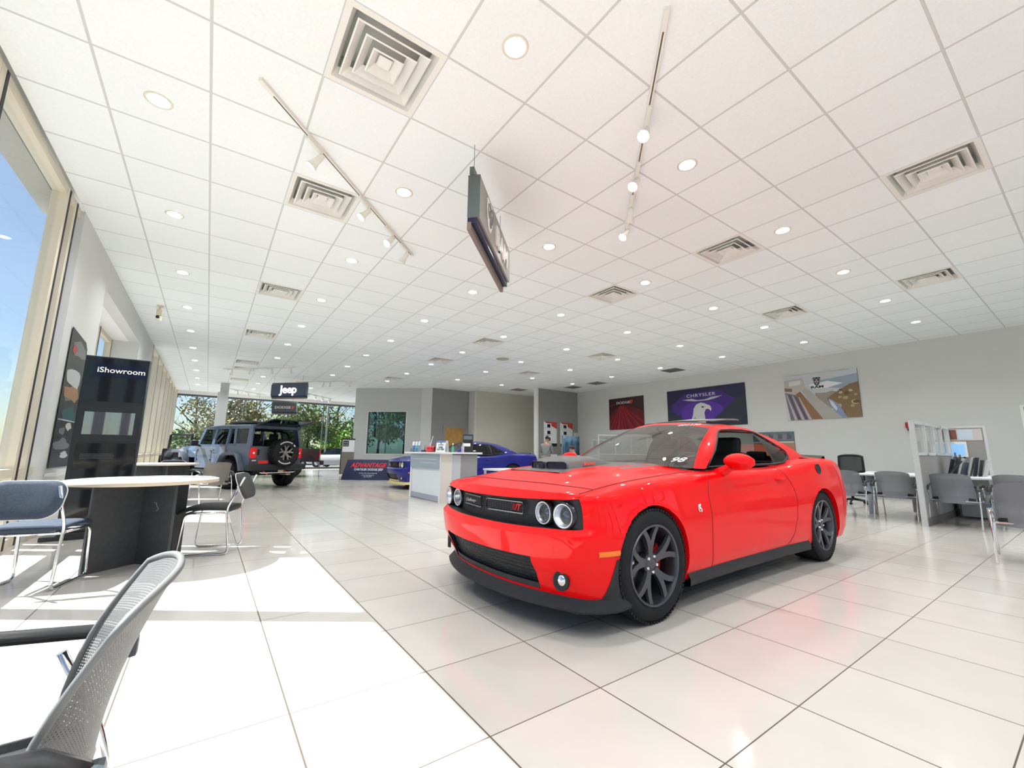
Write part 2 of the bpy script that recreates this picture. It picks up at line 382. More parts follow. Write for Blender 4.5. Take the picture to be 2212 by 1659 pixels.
def diffuser(loc):
    t = thing('ceiling_vent', 'x', 'air vent', loc, group='square stepped air diffusers in the ceiling')
    h = U/2-.012
    def ring(m, a, za, c, zc): # square ring from half-size a at za to half-size c at zc
        P = [[Vector((sx*q, sy*q, z)) for sx, sy in ((1, 1), (-1, 1), (-1, -1), (1, -1))] for q, z in ((a, za), (c, zc))]
        m.grid(P, False, True, False)
    m = MB(); ring(m, h+.012, 0, h-.035, 0); ring(m, h-.035, 0, h-.075, .075); m.build('frame', VW, t)
    for k, q in enumerate((.288, .205, .125)):
        m = MB(); ring(m, q, -.004-.002*k, q-.012, -.009-.002*k); ring(m, q-.012, -.009-.002*k, q-.070, .052); ring(m, q, -.004-.002*k, q-.056, .060); m.build('louver', VW, t)
    m = MB(); m.box((0, 0, .028), (.09, .09, .012)); ring(m, .045, .022, .055, .03); m.build('centre_plate', VW, t)
    m = MB(); ring(m, h-.06, .074, h-.06, .2); m.poly([(sx*h, sy*h, .2) for sx, sy in ((1, 1), (-1, 1), (-1, -1), (1, -1))]); m.build('duct', PLEN, t)
    return t
v0 = None
VL = {(2.5, -.5): 'large stepped square diffuser, closest to the viewer beside the near track light', (2.5, 2.5): 'stepped square diffuser just behind the left track light',
 (2.5, 7.5): 'stepped square diffuser, third back in the row near the window wall', (2.5, 12.5): 'stepped square diffuser, fourth back in the row near the window wall', (2.5, 18.5): 'stepped square diffuser just before the far-left four-spot track',
 (2.5, 20.5): 'stepped square diffuser partly behind the far-left four-spot track', (2.5, 24.5): 'far stepped diffuser by the grey column top', (9.5, -3.5): 'stepped square diffuser at the top right of the view',
 (9.5, -.5): 'stepped square diffuser right of the right-hand track light', (14.5, -2.5): 'stepped square diffuser near the right edge over the cubicles', (14.5, .5): 'stepped square diffuser above the landscape poster',
 (9.5, 2.5): 'stepped square diffuser beyond the end of the right-hand track light', (9.5, 8.5): 'small far diffuser above the reception desk, just left of the round speaker', (9.5, 12.5): 'small far diffuser between reception desk and office window',
 (9.5, 18.5): 'farthest small diffuser above the dark office window', (14.5, 7.5): 'small far diffuser above the red poster', (14.5, 12.5): 'small far diffuser above the grey fin wall', (2.5, -5.5): 'diffuser behind the viewer near the window wall'}
for x, y in VENTS:
    p = (x*U, y*U, CEIL)
    if v0 is None: v0 = diffuser(p); v0['label'] = VL[(x, y)]
    else: dup(v0, p, 0, VL[(x, y)])
RL = {(19.5, 7.5): 'flat return grille above the purple eagle poster', (19.5, 12.5): 'flat return grille nearest the red poster', (19.5, 14.5): 'flat return grille just behind the one nearest the red poster', (17.5, 17.5): 'farthest flat return grille over the beige wall'}
for x, y in RETURNS:
    g = thing('return_grille', RL[(x, y)], 'air vent', (x*U, y*U, CEIL), group='flat return grilles near the right wall')
    m = MB(); h = U/2
    for a, c in (((-h, -h, 0), (h, -h+.04, .02)), ((-h, h-.04, 0), (h, h, .02)), ((-h, -h+.04, 0), (-h+.04, h-.04, .02)), ((h-.04, -h+.04, 0), (h, h-.04, .02))): m.b2(a, c)
    m.build('frame', VW, g); m = MB()
    for k in range(22): m.box((0, -h+.06+k*.031, .02), (2*h-.08, .004, .03), Matrix.Translation((0, 0, 0)))
    m.b2((-h+.03, -h+.03, .045), (h-.03, h-.03, .05)); m.build('grille', mat('grille_grey', (.28, .27, .25), .6), g)
m = MB(); m.lathe([(.001, -.012), (.2, -.012), (.22, -.006), (.22, .0)], 28); tag(m.build('ceiling_speaker', mat('speaker_mesh', (.45, .43, .36), .7), loc=(11.5*U, 10.5*U, CEIL)), 'round beige ceiling speaker among the far downlights', 'speaker')
# ---- track lights
TW = mat('track_enamel', (.82, .80, .73), .35); SLOT = mat('track_slot', (.10, .09, .07), .6)
def track(a, c, spots, label, aim, drop=0):
    a = Vector((*a, CEIL-drop)); c = Vector((*c, CEIL-drop)); Lh = (c-a).length; ang = math.atan2(c.y-a.y, c.x-a.x)
    t = thing('track_light', label, 'track light', a, ang, 'track lights hung diagonally under the ceiling')
    m = MB(); m.m(TW); m.b2((0, -.018, -.034), (Lh, .018, 0)); m.m(SLOT); m.b2((.16, -.006, -.0355), (Lh-.05, .006, -.0335)); m.build('track', TW, t)
    if drop:
        m = MB()
        for s in (.15, Lh-.15): m.tube([(s, 0, 0), (s, 0, drop)], .006, 6)
        m.build('stem', TW, t)
    for s, az in zip(spots, aim):
        m = MB(); m.m(TW); m.box((s, 0, -.052), (.24, .036, .036), bev=.006)
        # yoke and bell-shaped head
        h = Vector((s+.1, 0, -.07)); d = Vector((math.cos(az)*.62, math.sin(az)*.62, -.78)).normalized(); k = h+Vector((0, 0, -.05))
        m.tube([h+Vector((0, 0, .01)), k], .012, 8); m.tube([k-d.cross(Vector((0, 0, 1)))*.03, k+d.cross(Vector((0, 0, 1)))*.03], .013, 8)
        z = d; x = z.cross(Vector((0, 0, 1))).normalized(); M = frame(k-d*.03, x, z.cross(x))
        m.lathe([(.001, -.012), (.026, -.006), (.032, .03), (.034, .08), (.042, .12), (.056, .155), (.058, .165), (.052, .165), (.05, .15)], 20, M)
        o = m.build('spot_head', TW, t); m = MB(); m.lathe([(.001, .152), (.051, .152)], 20, M); m.build('lamp', SPOTM, o)
    return t
track((1.11, .33), (3.42, 2.65), (.75, 1.75, 2.45, 2.95), 'white four-spot track light slanting over the left side, nearest the window wall', (1.9, 2.3, 2.6, 1.4))
track((3.38, -2.03), (5.53, .12), (.95, 1.7, 2.3, 2.8), 'white four-spot track light slanting above the red car', (2.6, 2.4, .2, 2.2))
track((1.25, 15.9), (3.45, 13.7), (.3, 1.1, 2.0, 2.8), 'far-left four-spot track between two diffusers', (2.6, 2.5, 2.2, 1.9), .05)
track((1.7, 22.5), (3.5, 24.2), (.4, 1.1, 1.9), 'three-spot track beside the grey column near the far glass', (.5, .8, 1.2))
track((4.0, 17.4), (6.0, 15.7), (.4, 1.2, 1.5, 2.4), 'track light above the hanging sign beside its right end', (2.5, 2.4, 2.2, 1.9), .05)
track((5.2, 21.8), (6.9, 23.6), (.1, .8, 1.5, 2.2), 'far track of small spots below the hanging sign, near the office corner', (2.4, 2.4, 2.4, 2.2))
# ---- hanging signs
SG = mat('sign_grey', (.34, .34, .32), .45, .3); SGD = mat('sign_edge', (.10, .12, .12), .4); SGN = mat('sign_navy', (.012, .014, .05), .3); LETW = mat('sign_letter', (.9, .9, .88), .4)
def hang_sign(name, label, a, c, top, h, face, wire=True):
    a = Vector((*a, top)); c = Vector((*c, top)); Lh = (c-a).length; ang = math.atan2(c.y-a.y, c.x-a.x)
    t = thing(name, label, 'hanging sign', (a.x, a.y, top-h), ang)
    m = MB(); m.b2((0, -.06, 0), (Lh, .06, h), bev=.004); m.build('panel', face, t)
    m = MB(); m.b2((-.004, -.062, .002), (0, .062, h-.002)); m.build('end_cap', SGD, t); m = MB(); m.b2((Lh, -.062, .002), (Lh+.004, .062, h-.002)); m.build('end_cap', SGD, t)
    m = MB(); m.b2((.0, -.035, -.06), (Lh, .06, -.0)); m.build('navy_rail', SGN, t)
    m = MB(); m.b2((-.02, .0, h), (Lh, .045, h+.08)); m.build('top_rail', SGD, t)
    m = MB(); m.b2((-.01, .02, -.13), (Lh+.01, .06, -.05)); m.build('bottom_rail', mat('sign_rail', (.20, .16, .14), .5), t)
    if wire:
        for s in (.05, Lh-.25):
            m = MB(); m.tube([(s, .02, h+.07), (s, .02, CEIL-top+h)], .003, 5); m.tube([(s, .02, CEIL-top+h-.08), (s+.04, .03, CEIL-top+h-.16)], .002, 5); m.build('wire', SGD, t)
    return t, Lh
s, Lh = hang_sign('ram_sign', 'grey diagonal hanging sign with white ram emblem, near the viewer', (2.96, -.10), (4.12, 1.05), 3.83, .46, SG)
FR = frame((0, -.062, 0), (1, 0, 0), (0, 0, 1))
def ram_head(m, w, mt, dk):
    """shield outline with a pair of curled horns"""
    sh = [(-.5, .62), (.5, .62), (.5, .1), (.36, -.35), (.16, -.66), (-.16, -.66), (-.36, -.35), (-.5, .1)]
    m.m(mt); m.prism([(x*w, y*w) for x, y in sh], 0, .012); m.m(dk)
    for sx in (-1, 1):
        P = [(sx*.05, .34), (sx*.25, .48), (sx*.42, .34), (sx*.42, .02), (sx*.28, -.2), (sx*.17, -.06), (sx*.22, .14)]
        m.tube([(x*w, y*w, .012) for x, y in P], .045*w, 5)
        m.tube([(sx*.05*w, .3*w, .012), (sx*.1*w, -.1*w, .012), (sx*.09*w, -.45*w, .012)], .05*w, 5)
    m.tube([(-.09*w, -.45*w, .012), (.09*w, -.45*w, .012)], .06*w, 5)
m = MB(); ram_head(m, .25, LETW, mat('emblem_grey', (.25, .25, .26), .4)); bmesh.ops.transform(m.b, matrix=FR @ Matrix.Translation((.42, .24, 0)), verts=m.b.verts); m.build('ram_emblem', LETW, s)
text('lettering', 'RAM', .30, LETW, s, FR @ Matrix.Translation((1.08, .2, .006)), .012, .014, sx=1.15)
s, Lh = hang_sign('jeep_sign', 'navy hanging sign with white four-letter name over the grey off-roader', (3.05, 16.9), (4.2, 15.7), 3.83, .48, mat('sign_blue', (.055, .075, .12), .35))
text('lettering', 'Jeep', .46, mat('lit_letters', (1, 1, 1), emit=(1, 1, 1), es=1.2), s, FR @ Matrix.Translation((Lh*.5, .25, .006)), .012, .009)
s, Lh = hang_sign('dodge_sign', 'small charcoal hanging sign with red slashes beyond the navy one', (3.75, 23.1), (4.85, 22.3), 3.66, .5, mat('sign_charcoal', (.05, .055, .065), .4))
text('lettering', 'DODGE', .19, mat('dim_letters', (.5, .5, .5), .4), s, FR @ Matrix.Translation((Lh*.45, .25, .006)), .006, .006, sx=1.3)
m = MB()
for k in range(2): m.prism([(Lh*.80+.06*k, .18), (Lh*.80+.045+.06*k, .18), (Lh*.80+.085+.06*k, .33), (Lh*.80+.04+.06*k, .33)], 0, .01, FR)
m.build('red_slashes', mat('slash_red', (.6, .06, .04), .4), s)
# ---- security camera
t = thing('security_camera', 'cream security camera hung under the ceiling by the window wall', 'security camera', (-.10, 8.3, CEIL))
CRM = mat('cream_plastic', (.72, .66, .48), .4)
m = MB(); m.lathe([(.06, 0), (.06, -.02), (.02, -.03), (.02, -.1)], 16); m.build('mount', CRM, t)
m = MB(); m.box((0, 0, -.16), (.09, .13, .13), bev=.015); m.box((0, .0, -.28), (.1, .17, .11), Matrix.Rotation(.3, 4, 'X'), bev=.02); m.build('housing', CRM, t)
m = MB(); m.lathe([(.001, .012), (.035, .01), (.035, 0)], 14, frame((0, -.165, -.3), (1, 0, 0), (0, 0, 1))); m.build('lens', BLACK, t)
# ================================================================== coupes
def body_fn():
    """shape of the coupe body, nose at x=0, front axle at x=.96"""
    wmax = [(0, .86), (.35, .905), (.62, .942), (.96, .956), (1.5, .938), (2.2, .925), (2.9, .928), (3.4, .945), (3.9, .968), (4.4, .952), (4.8, .90), (5.05, .86)]
    zt = [(0, .795), (.3, .82), (.62, .862), (.96, .905), (1.5, .945), (2.2, .965), (2.9, .972), (3.4, 1.005), (3.9, 1.055), (4.5, 1.055), (5.05, 1.03)]
    return (lambda x: spline(wmax, x)), (lambda x: spline(zt, x))
def coupe(name, label, loc, rz, paint, accent, rim_m, lip_m, full=True):
    t = thing(name, label, 'car', loc, rz)
    wm, zt = body_fn()
    GL = glass('car_glass', (.42, .47, .45), .26); GLD = glass('car_glass_dark', (.10, .11, .12), .07)
    DARK = mat('cabin_black', (.010, .010, .012), .6); GRILL = mat('grille_black', (.012, .012, .016), .35)
    # ---- outline columns, nose centre -> flank -> tail centre
    def nose(y, k=0):   # plan curve of the nose
        return .13+.165*(abs(y)/.80)**2.3
    def xband(y): return .205+.118*min(1, y/.60)**1.7+max(0, y-.72)*.12
    cols = []
    NF = 26
    for i in range(NF): y = .82*i/(NF-1); cols.append((nose(y), y))
    y0, x0 = cols[-1][1], cols[-1][0]
    NC = 10; ex, ey = .66, wm(.66)
    for i in range(1, NC+1):  # rounded front corner, quadratic
        s = i/NC; cx, cy = x0+.10, ey-.002
        cols.append(((1-s)**2*x0+2*s*(1-s)*cx+s*s*ex, (1-s)**2*y0+2*s*(1-s)*cy+s*s*ey))
    KC = NF-1+4                 # column where hood's corner sits
    NS = 120
    for i in range(1, NS+1): x = lerp(ex, 4.62, i/NS); cols.append((x, wm(x)))
    x0, y0 = cols[-1]
    for i in range(1, NC+1):
        s = i/NC; cols.append(((1-s)**2*x0+2*s*(1-s)*4.93+s*s*4.98, (1-s)**2*y0+2*s*(1-s)*.885+s*s*.76))
    NR = 14
    for i in range(1, NR+1): y = .76*(1-i/NR); cols.append((4.98+.06*(1-(y/.76)**2), y))
    M_ = len(cols); KT = M_-1-NR-NC+5   # tail corner column
    NOFF = [(.2, .10), (.30, .05), (.345, .035), (.405, -.008), (.47, -.020), (.53, -.030), (.575, -.034), (.605, .0), (.62, .008), (.70, .012), (.775, .004), (.80, .004), (.85, .03)]
    TOFF = [(.2, -.16), (.35, -.07), (.5, -.02), (.6, .0), (.8, .0), (.93, .01), (1.0, -.02)]
    SOFF = [(0, -.045), (.12, -.012), (.3, -.004), (.52, 0), (.70, -.016), (.80, -.03), (.9, -.045), (.96, -.065), (1, -.105)]
    zl = [.20, .235, .27, .305, .34, .375, .41, .44, .47, .50, .525, .55, .575, .595, .612, .632, .66, .69, .72, .745, .768, .783]
    def pt(i, j):
        x, y = cols[i]; top = zt(x); nz = len(zl)
        if j < nz: z = zl[j]; z = .20+(z-.20)*(top-.012-.20)/(.783-.20) if i > 0 or 1 else z
        v = (z-.20)/(top-.20)
        nf = max(0, min(1, (0.72-x)/.35)); nf = nf*nf*(3-2*nf)
        tf = max(0, min(1, (x-4.45)/.4)); tf = tf*tf*(3-2*tf)
        zz = .20+(z-.20)*(.783-.20)/(top-.012-.20)
        fx = spline(NOFF, zz)*nf+spline(TOFF, z)*tf
        side = spline(SOFF, v)
        cv = min(1, y/.6)
        # character crease over the doors and full rear hip
        if 1.3 < x < 3.4: side -= .012*math.exp(-((v-.78)/.05)**2)*math.sin(PI*(x-1.3)/2.1)
        yy = y+side*cv*(1-.6*nf)
        rock = 0
        if 1.3 < x < 3.5 and v < .2: rock = .012*(1-v/.2)
        return Vector((x+fx, max(0, yy-rock), z))
    nz = len(zl)
    # band opening in the nose and lower intake
    yb = [i for i in range(NF+5) if cols[i][1] <= .865][-1]; jb0, jb1 = 14, 21
    yg = [i for i in range(NF) if cols[i][1] <= .565][-1]; jg0, jg1 = 1, 7
    def in_open(i, j): return (i < yb and jb0 <= j < jb1) or (i < yg and jg0 <= j < jg1)
    G = [[pt(i, j) for j in range(nz)] for i in range(M_)]
    # ---- top skin: nose line to tail line, edge shared with the flank
    TS = [G[i][nz-1] for i in range(M_)]
    NT = KT-KC; top = []
    for r in range(NT+1):
        R = TS[KC+r]; row = []
        for c in range(KC+1):
            F = TS[c]; s = F.y/TS[KC].y; f = r/NT
            xo = (F.x-TS[KC].x)*max(0, 1-f/.35)**1.5
            # tail side
            e = max(0, (f-.8)/.2)**1.5; tx = 0
            k = M_-1-int(round((1-0)*0)); tail = 5.03-.06*s*s; xo += (tail-R.x-0)*e*(1-s**6) if e > 0 else 0
            x = R.x+xo; y = R.y*s
            crown = .035*(1-s**2.4)*min(1, r/14+.25)
            z = R.z+crown+.014*(1-s**8)
            # raised hood centre and valley beside it
            if .35 < x < 1.95:
                w = min(1, (x-.35)/.5)*min(1, (1.95-x)/.25); d = abs(y)
                z += .028*w*(1/(1+math.exp((d-.50)/.022)))
            if r == 0: z = F.z
            row.append(Vector((x, y, z)))
        top.append(row)
    def in_cab(p): return 1.78 < p.x < 4.2 and abs(p.y) < .755
    def in_scoop(p): return full and .74 < p.x < 1.22 and abs(p.y) < .27
    mb = MB(); mb.m(paint)
    WR = .385; WZ = .365
    def arch(p, s):
        for ax in (.96, 3.906):
            dx, dz = p.x-ax, p.z-WZ; d = math.hypot(dx, dz)
            if d < WR: return ax
        return None
    for s in (-1, 1):
        V = {}
        for i in range(M_):
            for j in range(nz): p = G[i][j]; V[i, j] = (Vector((p.x, p.y*s, p.z)), arch(p, s) if p.y > .6 else None)
        bv = {}
        def vert(k):
            if k not in bv:
                p, a = V[k]
                if a is not None:
                    d = Vector((p.x-a, 0, p.z-WZ)); d = d.normalized()*WR if d.length > 1e-4 else Vector((WR, 0, 0)); p = Vector((a+d.x, p.y, WZ+d.z))
                bv[k] = mb.v(p)
            return bv[k]
        for i in range(M_-1):
            for j in range(nz-1):
                if in_open(i, j): continue
                q = [(i, j), (i+1, j), (i+1, j+1), (i, j+1)]
                if all(V[k][1] is not None for k in q): continue
                vs = []
                for k in q:
                    w = vert(k)
                    if w not in vs: vs.append(w)
                if len(vs) > 2: mb.face(vs if s > 0 else vs[::-1], True)
        tv = {}
        for r in range(NT):
            for c in range(KC):
                P4 = [top[r][c], top[r][c+1], top[r+1][c+1], top[r+1][c]]; ce = sum(P4, Vector())/4
                if in_cab(ce) or in_scoop(ce): continue
                vs = []
                for a_, b_ in ((r, c), (r, c+1), (r+1, c+1), (r+1, c)):
                    if (a_, b_) not in tv: p = top[a_][b_]; tv[a_, b_] = mb.v((p.x, p.y*s, p.z))
                    vs.append(tv[a_, b_])
                d = abs(ce.y); stripe = full and (d < .40 or .425 < d < .445 or .47 < d < .485) and ce.x > 1.18 and ce.x < 1.95
                mb.m(accent if stripe else paint); mb.face(vs, True); mb.m(paint)
        # tail cap between tail line and flank top
        tail = [top[NT][c] for c in range(KC+1)][::-1]; rear = TS[KT:]
    bmesh.ops.remove_doubles(mb.b, verts=mb.b.verts, dist=.0015)
    # returns of the openings and arches
    for e in [e for e in mb.b.edges if len(e.link_faces) == 1]:
        a, c = e.verts; mid = (a.co+c.co)/2
        q = None
        for ax in (.96, 3.906):
            if abs(math.hypot(mid.x-ax, mid.z-WZ)-WR) < .02 and abs(mid.y) > .6: q = Vector((0, -math.copysign(.10, mid.y), 0))
        if q is None and mid.x < .5 and .22 < mid.z < .80: q = Vector((.05 if mid.z < .5 else max(.03, xband(abs(mid.y))-nose(abs(mid.y))+.01), 0, 0))
        if q is not None:
            mb.m(SATIN if q.x else paint); f = mb.face([a, c, mb.v(c.co+q), mb.v(a.co+q)])
            if f: f.smooth = False
    body = mb.build('body_shell', paint, t, merge=.0004, autos=math.radians(38))
    # tail cap
    m = MB(); n = min(len(tail), len(rear))
    tc_ = [tail[int(k*(len(tail)-1)/24)] for k in range(25)]; rc_ = [rear[int(k*(len(rear)-1)/24)] for k in range(25)]
    for s in (-1, 1):
        m.grid([[Vector((p.x, p.y*s, p.z)) for p in tc_], [Vector((p.x, p.y*s, p.z)) for p in rc_]])
    m.build('tail_panel', paint, t, merge=.0005)
    # ---- underbody, wheel wells
    m = MB(); m.b2((.42, -.62, .17), (4.9, .62, .30)); m.b2((1.45, -.86, .17), (3.42, .86, .42)); m.b2((.45, -.60, .3), (1.7, .60, .74)); m.b2((1.7, -.80, .3), (1.78, .80, .9)); m.b2((4.3, -.75, .3), (4.85, .75, .85))
    m.build('underbody', BLACK, t)
    for s in (-1, 1):
        for ax in (.96, 3.906):
            m = MB(); m.lathe([(.40, .90), (.40, .58), (.05, .58)], 24, frame((ax, 0, WZ), (1, 0, 0), (0, 0, 1)) @ Matrix.Diagonal((1, 1, -s, 1)), a0=-.25, a1=PI+.25)
            m.build('wheel_well', BLACK, t)
        m = MB(); P = []
        for k in range(25):
            x = lerp(1.36, 3.50, k/24); P.append([Vector((x, s*(wm(x)-a), z)) for a, z in ((.05, .30), (.028, .235), (.015, .21), (.018, .165), (.05, .15), (.16, .15))])
        m.grid(P); m.build('side_skirt', SATIN if full else paint, t)
    # ---- chin spoiler
    P = []
    for i in list(range(-(NF+NC), NF+NC+1)):
        k = abs(i); s = 1 if i >= 0 else -1; p = G[min(k, M_-1)][0]; e = max(0, (k-NF+4)/(NC+4))
        o = .07-.035*e; w = .5*PI*e; n_ = Vector((-math.cos(w), s*math.sin(w), 0)); q0 = Vector((p.x, p.y*s, p.z)); q2 = G[min(k, M_-1)][2]; q2 = Vector((q2.x, q2.y*s, q2.z))
        P.append([q2-n_*.015, q0+n_*.010+Vector((0, 0, .02)), q0+n_*o+Vector((0, 0, -.035)), q0+n_*(o-.004)+Vector((0, 0, -.052)), q0-n_*.12+Vector((0, 0, -.050))])
    m = MB(); m.grid(P); m.build('chin_spoiler', lip_m, t)
    if full:
        def yside(x, z):
            j = min(nz-2, max(0, sum(1 for q in range(nz) if G[NF+4][q].z < z)-1)); pr = None
            for i in range(NF-2, KT):
                a_, c_ = G[i][j], G[i][j+1]; f = (z-a_.z)/max(1e-6, c_.z-a_.z); p = a_.lerp(c_, max(-.6, f))
                if p.x >= x: return p.y if pr is None else lerp(pr.y, p.y, (x-pr.x)/max(1e-6, p.x-pr.x))
                pr = p
        for s in (-1, 1):   # flared end of the chin spoiler in front of the wheel
            m = MB(); P = []
            for k in range(13):
                f = k/12; z = lerp(.15, .45, f); w = .02+.15*(1-f)**1.6; xr = .96-math.sqrt(max(0, .388**2-(z-WZ)**2))
                row = [Vector((xr-w*(1-q/6), s*(yside(xr-w*(1-q/6), max(z, .205))+.003+.007*math.sin(PI*.5*q/6)*(1-f*.6)), z)) for q in range(7)]
                row.append(Vector((xr, s*.84, z))); P.append(row)
            m.grid(P); m.build('splitter_end', lip_m, t)
    # ---- grille band, lamps
    m = MB(); P = []
    for i in range(-yb, yb+1):
        p = [G[abs(i)][j] for j in (jb0, jb1)]; s = 1 if i >= 0 else -1
        q_ = max(xband(abs(p[0].y)), max(p[0].x, p[1].x)+.012); P.append([Vector((q_, p[0].y*s, p[0].z-.01)), Vector((q_, p[1].y*s, p[1].z+.012))])
    m.grid(P); gb = m.build('grille_band', SATIN, t)
    def bandx(y): return xband(y)+.002
    for s in (-1, 1):
        xc, w = bandx(.20), .36
        th = math.atan((bandx(.38)-bandx(.02))/.36); Mx = frame((bandx(.22)-.012, s*.222, .722), (s*math.sin(th)*1.0, s*math.cos(th)*s, 0) if 0 else (math.sin(th)*s, math.cos(th), 0), (0, 0, 1))
        o1 = rrect(.39, .082, .02); o2 = rrect(.374, .066, .015); m = MB()
        m.grid([[Mx @ Vector((x, y, -.006)) for x, y in o1], [Mx @ Vector((x, y, .004)) for x, y in o1], [Mx @ Vector((x, y, .004)) for x, y in o2], [Mx @ Vector((x, y, -.006)) for x, y in o2]], False, True, False)
        ri = m.build('grille_ring', mat('dark_chrome', (.45, .43, .42), .2, 1), gb)
        m = MB()
        for a in range(-2, 3):
            for c in range(7):
                cx = -.165+c*.055+(.027 if a % 2 else 0)
                if abs(cx) < .17: m.tube([Mx @ Vector((q[0]+cx, q[1]+a*.0135, .0)) for q in rrect(.046, .010, .004, 2)], .0014, 4, True)
        m.build('grille_mesh', mat('mesh_grey', (.06, .06, .07), .35), gb)
        m = MB()
        for c in range(9):
            y = .05+c*.062; m.tube([Vector((bandx(abs(y+q[0]))-.004, s*(y+q[0]), .668+q[1])) for q in rrect(.052, .018, .007, 2)], .0016, 4, True)
        m.build('grille_mesh', mat('mesh_grey', (.06, .06, .07), .35), gb)
    CL = glass('lamp_lens', (.97, .98, 1), .04, 0, .3)
    for s in (-1, 1):
        for k, (y, R) in enumerate(((.572, .078), (.748, .080))):
            Mx = frame((.292+.012*k, s*y, .708), (0, -1, 0), (0, 0, 1))
            Mx = Mx @ Matrix.Rotation(-s*(.05+.12*k), 4, 'Y')
            hl = MB(); hl.lathe([(R+.004, -.05), (R+.004, .012), (R-.004, .018), (R-.010, .012), (R-.012, -.02)], 28, Mx); hl = hl.build('headlight', mat('lamp_bezel', (.05, .05, .055), .2, .6), t)
            m = MB(); m.lathe([(R-.011, .008), (R-.022, -.018), (.034, -.05), (.03, -.055), (.001, -.055)], 28, Mx); m.build('reflector', mat('lamp_chrome', (.92, .93, .95), .22, .85), hl)
            m = MB(); m.lathe([(R-.006, .015), (R-.010, .017), (R-.013, .013)], 28, Mx); m.build('halo_ring', mat('halo', (.95, .95, 1), .3), hl)
            m = MB(); m.lathe([(.034, -.03), (.034, -.05)], 16, Mx); m.lathe([(.001, -.012), (.018, -.016), (.032, -.03)], 16, Mx); m.build('projector', mat('projector_glass', (.10, .11, .16), .05, .5), hl)
            m = MB(); m.lathe([(.001, .022), (R*.6, .019), (R-.008, .012)], 28, Mx); m.build('lens', CL, hl)
        # fog lamp
        y = .725; Mx = frame((nose(y)+.034, s*y, .325), (0, -1, 0), (0, 0, 1)) @ Matrix.Rotation(-s*.5, 4, 'Y') @ Matrix.Diagonal((.82, 1, 1, 1))
        f = MB(); f.lathe([(.066, -.012), (.060, .014), (.050, .016), (.044, .010), (.001, .008)], 24, Mx); f = f.build('fog_lamp', SATIN, t)
        m = MB(); m.lathe([(.001, .022), (.020, .019), (.032, .010)], 20, Mx @ Matrix.Translation((-s*.006, 0, 0))); m.build('lens', CHROME, f)
        # side marker
        m = MB(); P = []
        for k in range(5):
            x = lerp(.43, .585, k/4); i = min(range(NF, NF+NC+3), key=lambda q: abs(cols[q][0]-x)); P.append([Vector((x, s*(spline([(cols[q][0], cols[q][1]) for q in range(NF-1, NF+NC+4)], x)+.008), .475)), Vector((x, s*(spline([(cols[q][0], cols[q][1]) for q in range(NF-1, NF+NC+4)], x)+.012), .49)), Vector((x, s*(spline([(cols[q][0], cols[q][1]) for q in range(NF-1, NF+NC+4)], x)+.006), .505))])
        m.grid(P); m.build('side_marker', mat('amber', (.95, .22, .02), .3), t)
    # lower intake
    m = MB(); P = []
    for i in range(-yg-1, yg+2):
        p = [G[abs(i)][j] for j in (jg0, jg1)]; s = 1 if i >= 0 else -1
        P.append([Vector((p[0].x+.048, p[0].y*s, p[0].z-.012)), Vector((p[1].x+.048, p[1].y*s, p[1].z+.012))])
    m.grid(P); li = m.build('lower_grille', GRILL, t)
    m = MB()
    za, zb = G[0][jg0].z, G[0][jg1].z
    def gx(y, z):
        i = max(0, min(yg, int(round(y/.82*(NF-1))))); f = max(0, min(1, (z-za)/(zb-za))); return lerp(G[i][jg0].x, G[i][jg1].x, f)+.042
    for a in range(8):
        z = lerp(za+.012, zb-.012, a/7)
        for c in range(-9, 10):
            y = c*.066+(.033 if a % 2 else 0)
            if abs(y) < .53: m.tube([Vector((gx(abs(y+q[0]), z+q[1]), y+q[0], z+q[1])) for q in rrect(.056, .011, .004, 2)], .0022, 4, True)
    m.build('grille_mesh', mat('mesh_grey2', (.05, .05, .055), .4), li)
    # ---- greenhouse
    NA, ND, NQ, NRR = 14, 26, 14, 14
    def belt(k):
        if k <= NA: y = .80*k/NA; return Vector((1.60+.21*(y/.80)**2.2, y, 1.005-.028*(y/.80)**2))
        k -= NA
        if k <= ND: f = k/ND; return Vector((lerp(1.81, 3.30, f), .80-.02*f, .977+.020*f))
        k -= ND
        if k <= NQ: f = k/NQ; return Vector((lerp(3.30, 4.20, f), lerp(.78, .68, f**1.6), lerp(.997, 1.085, f)))
        k -= NQ; f = k/NRR; return Vector((4.20+.14*(1-(1-f)**2), .68*(1-f), 1.085))
    def roofl(k):
        if k <= NA: y = .535*k/NA; return Vector((2.47+.09*(y/.535)**2.4, y, 1.428-.062*(y/.535)**2.2))
        k -= NA
        if k <= ND: f = k/ND; return Vector((lerp(2.56, 3.22, f), .535+.018*math.sin(PI*f*.8), 1.366+.022*math.sin(PI*min(1, f*.9))))
        k -= ND
        if k <= NQ: f = k/NQ; return Vector((lerp(3.22, 3.60, f), lerp(.546, .50, f), lerp(1.373, 1.335, f)))
        k -= NQ; f = k/NRR; return Vector((3.60+.06*(1-(1-f)**2), .50*(1-f), 1.335+.05*(1-(1-f)**2)))
    K = NA+ND+NQ+NRR; NV = 16
    def gp(k, v):
        a, c = belt(k), roofl(k); p = a.lerp(c, v); o = .05*math.sin(PI*v)
        if k <= NA: p.x -= o*.55; p.z += o*.45
        elif k <= NA+ND+NQ: p.y += o*.75; p.z += o*.1
        else: p.x += o*.3; p.z += o*.3
        return p
    Gh = [[gp(k, v/NV) for v in range(NV+1)] for k in range(K+1)]
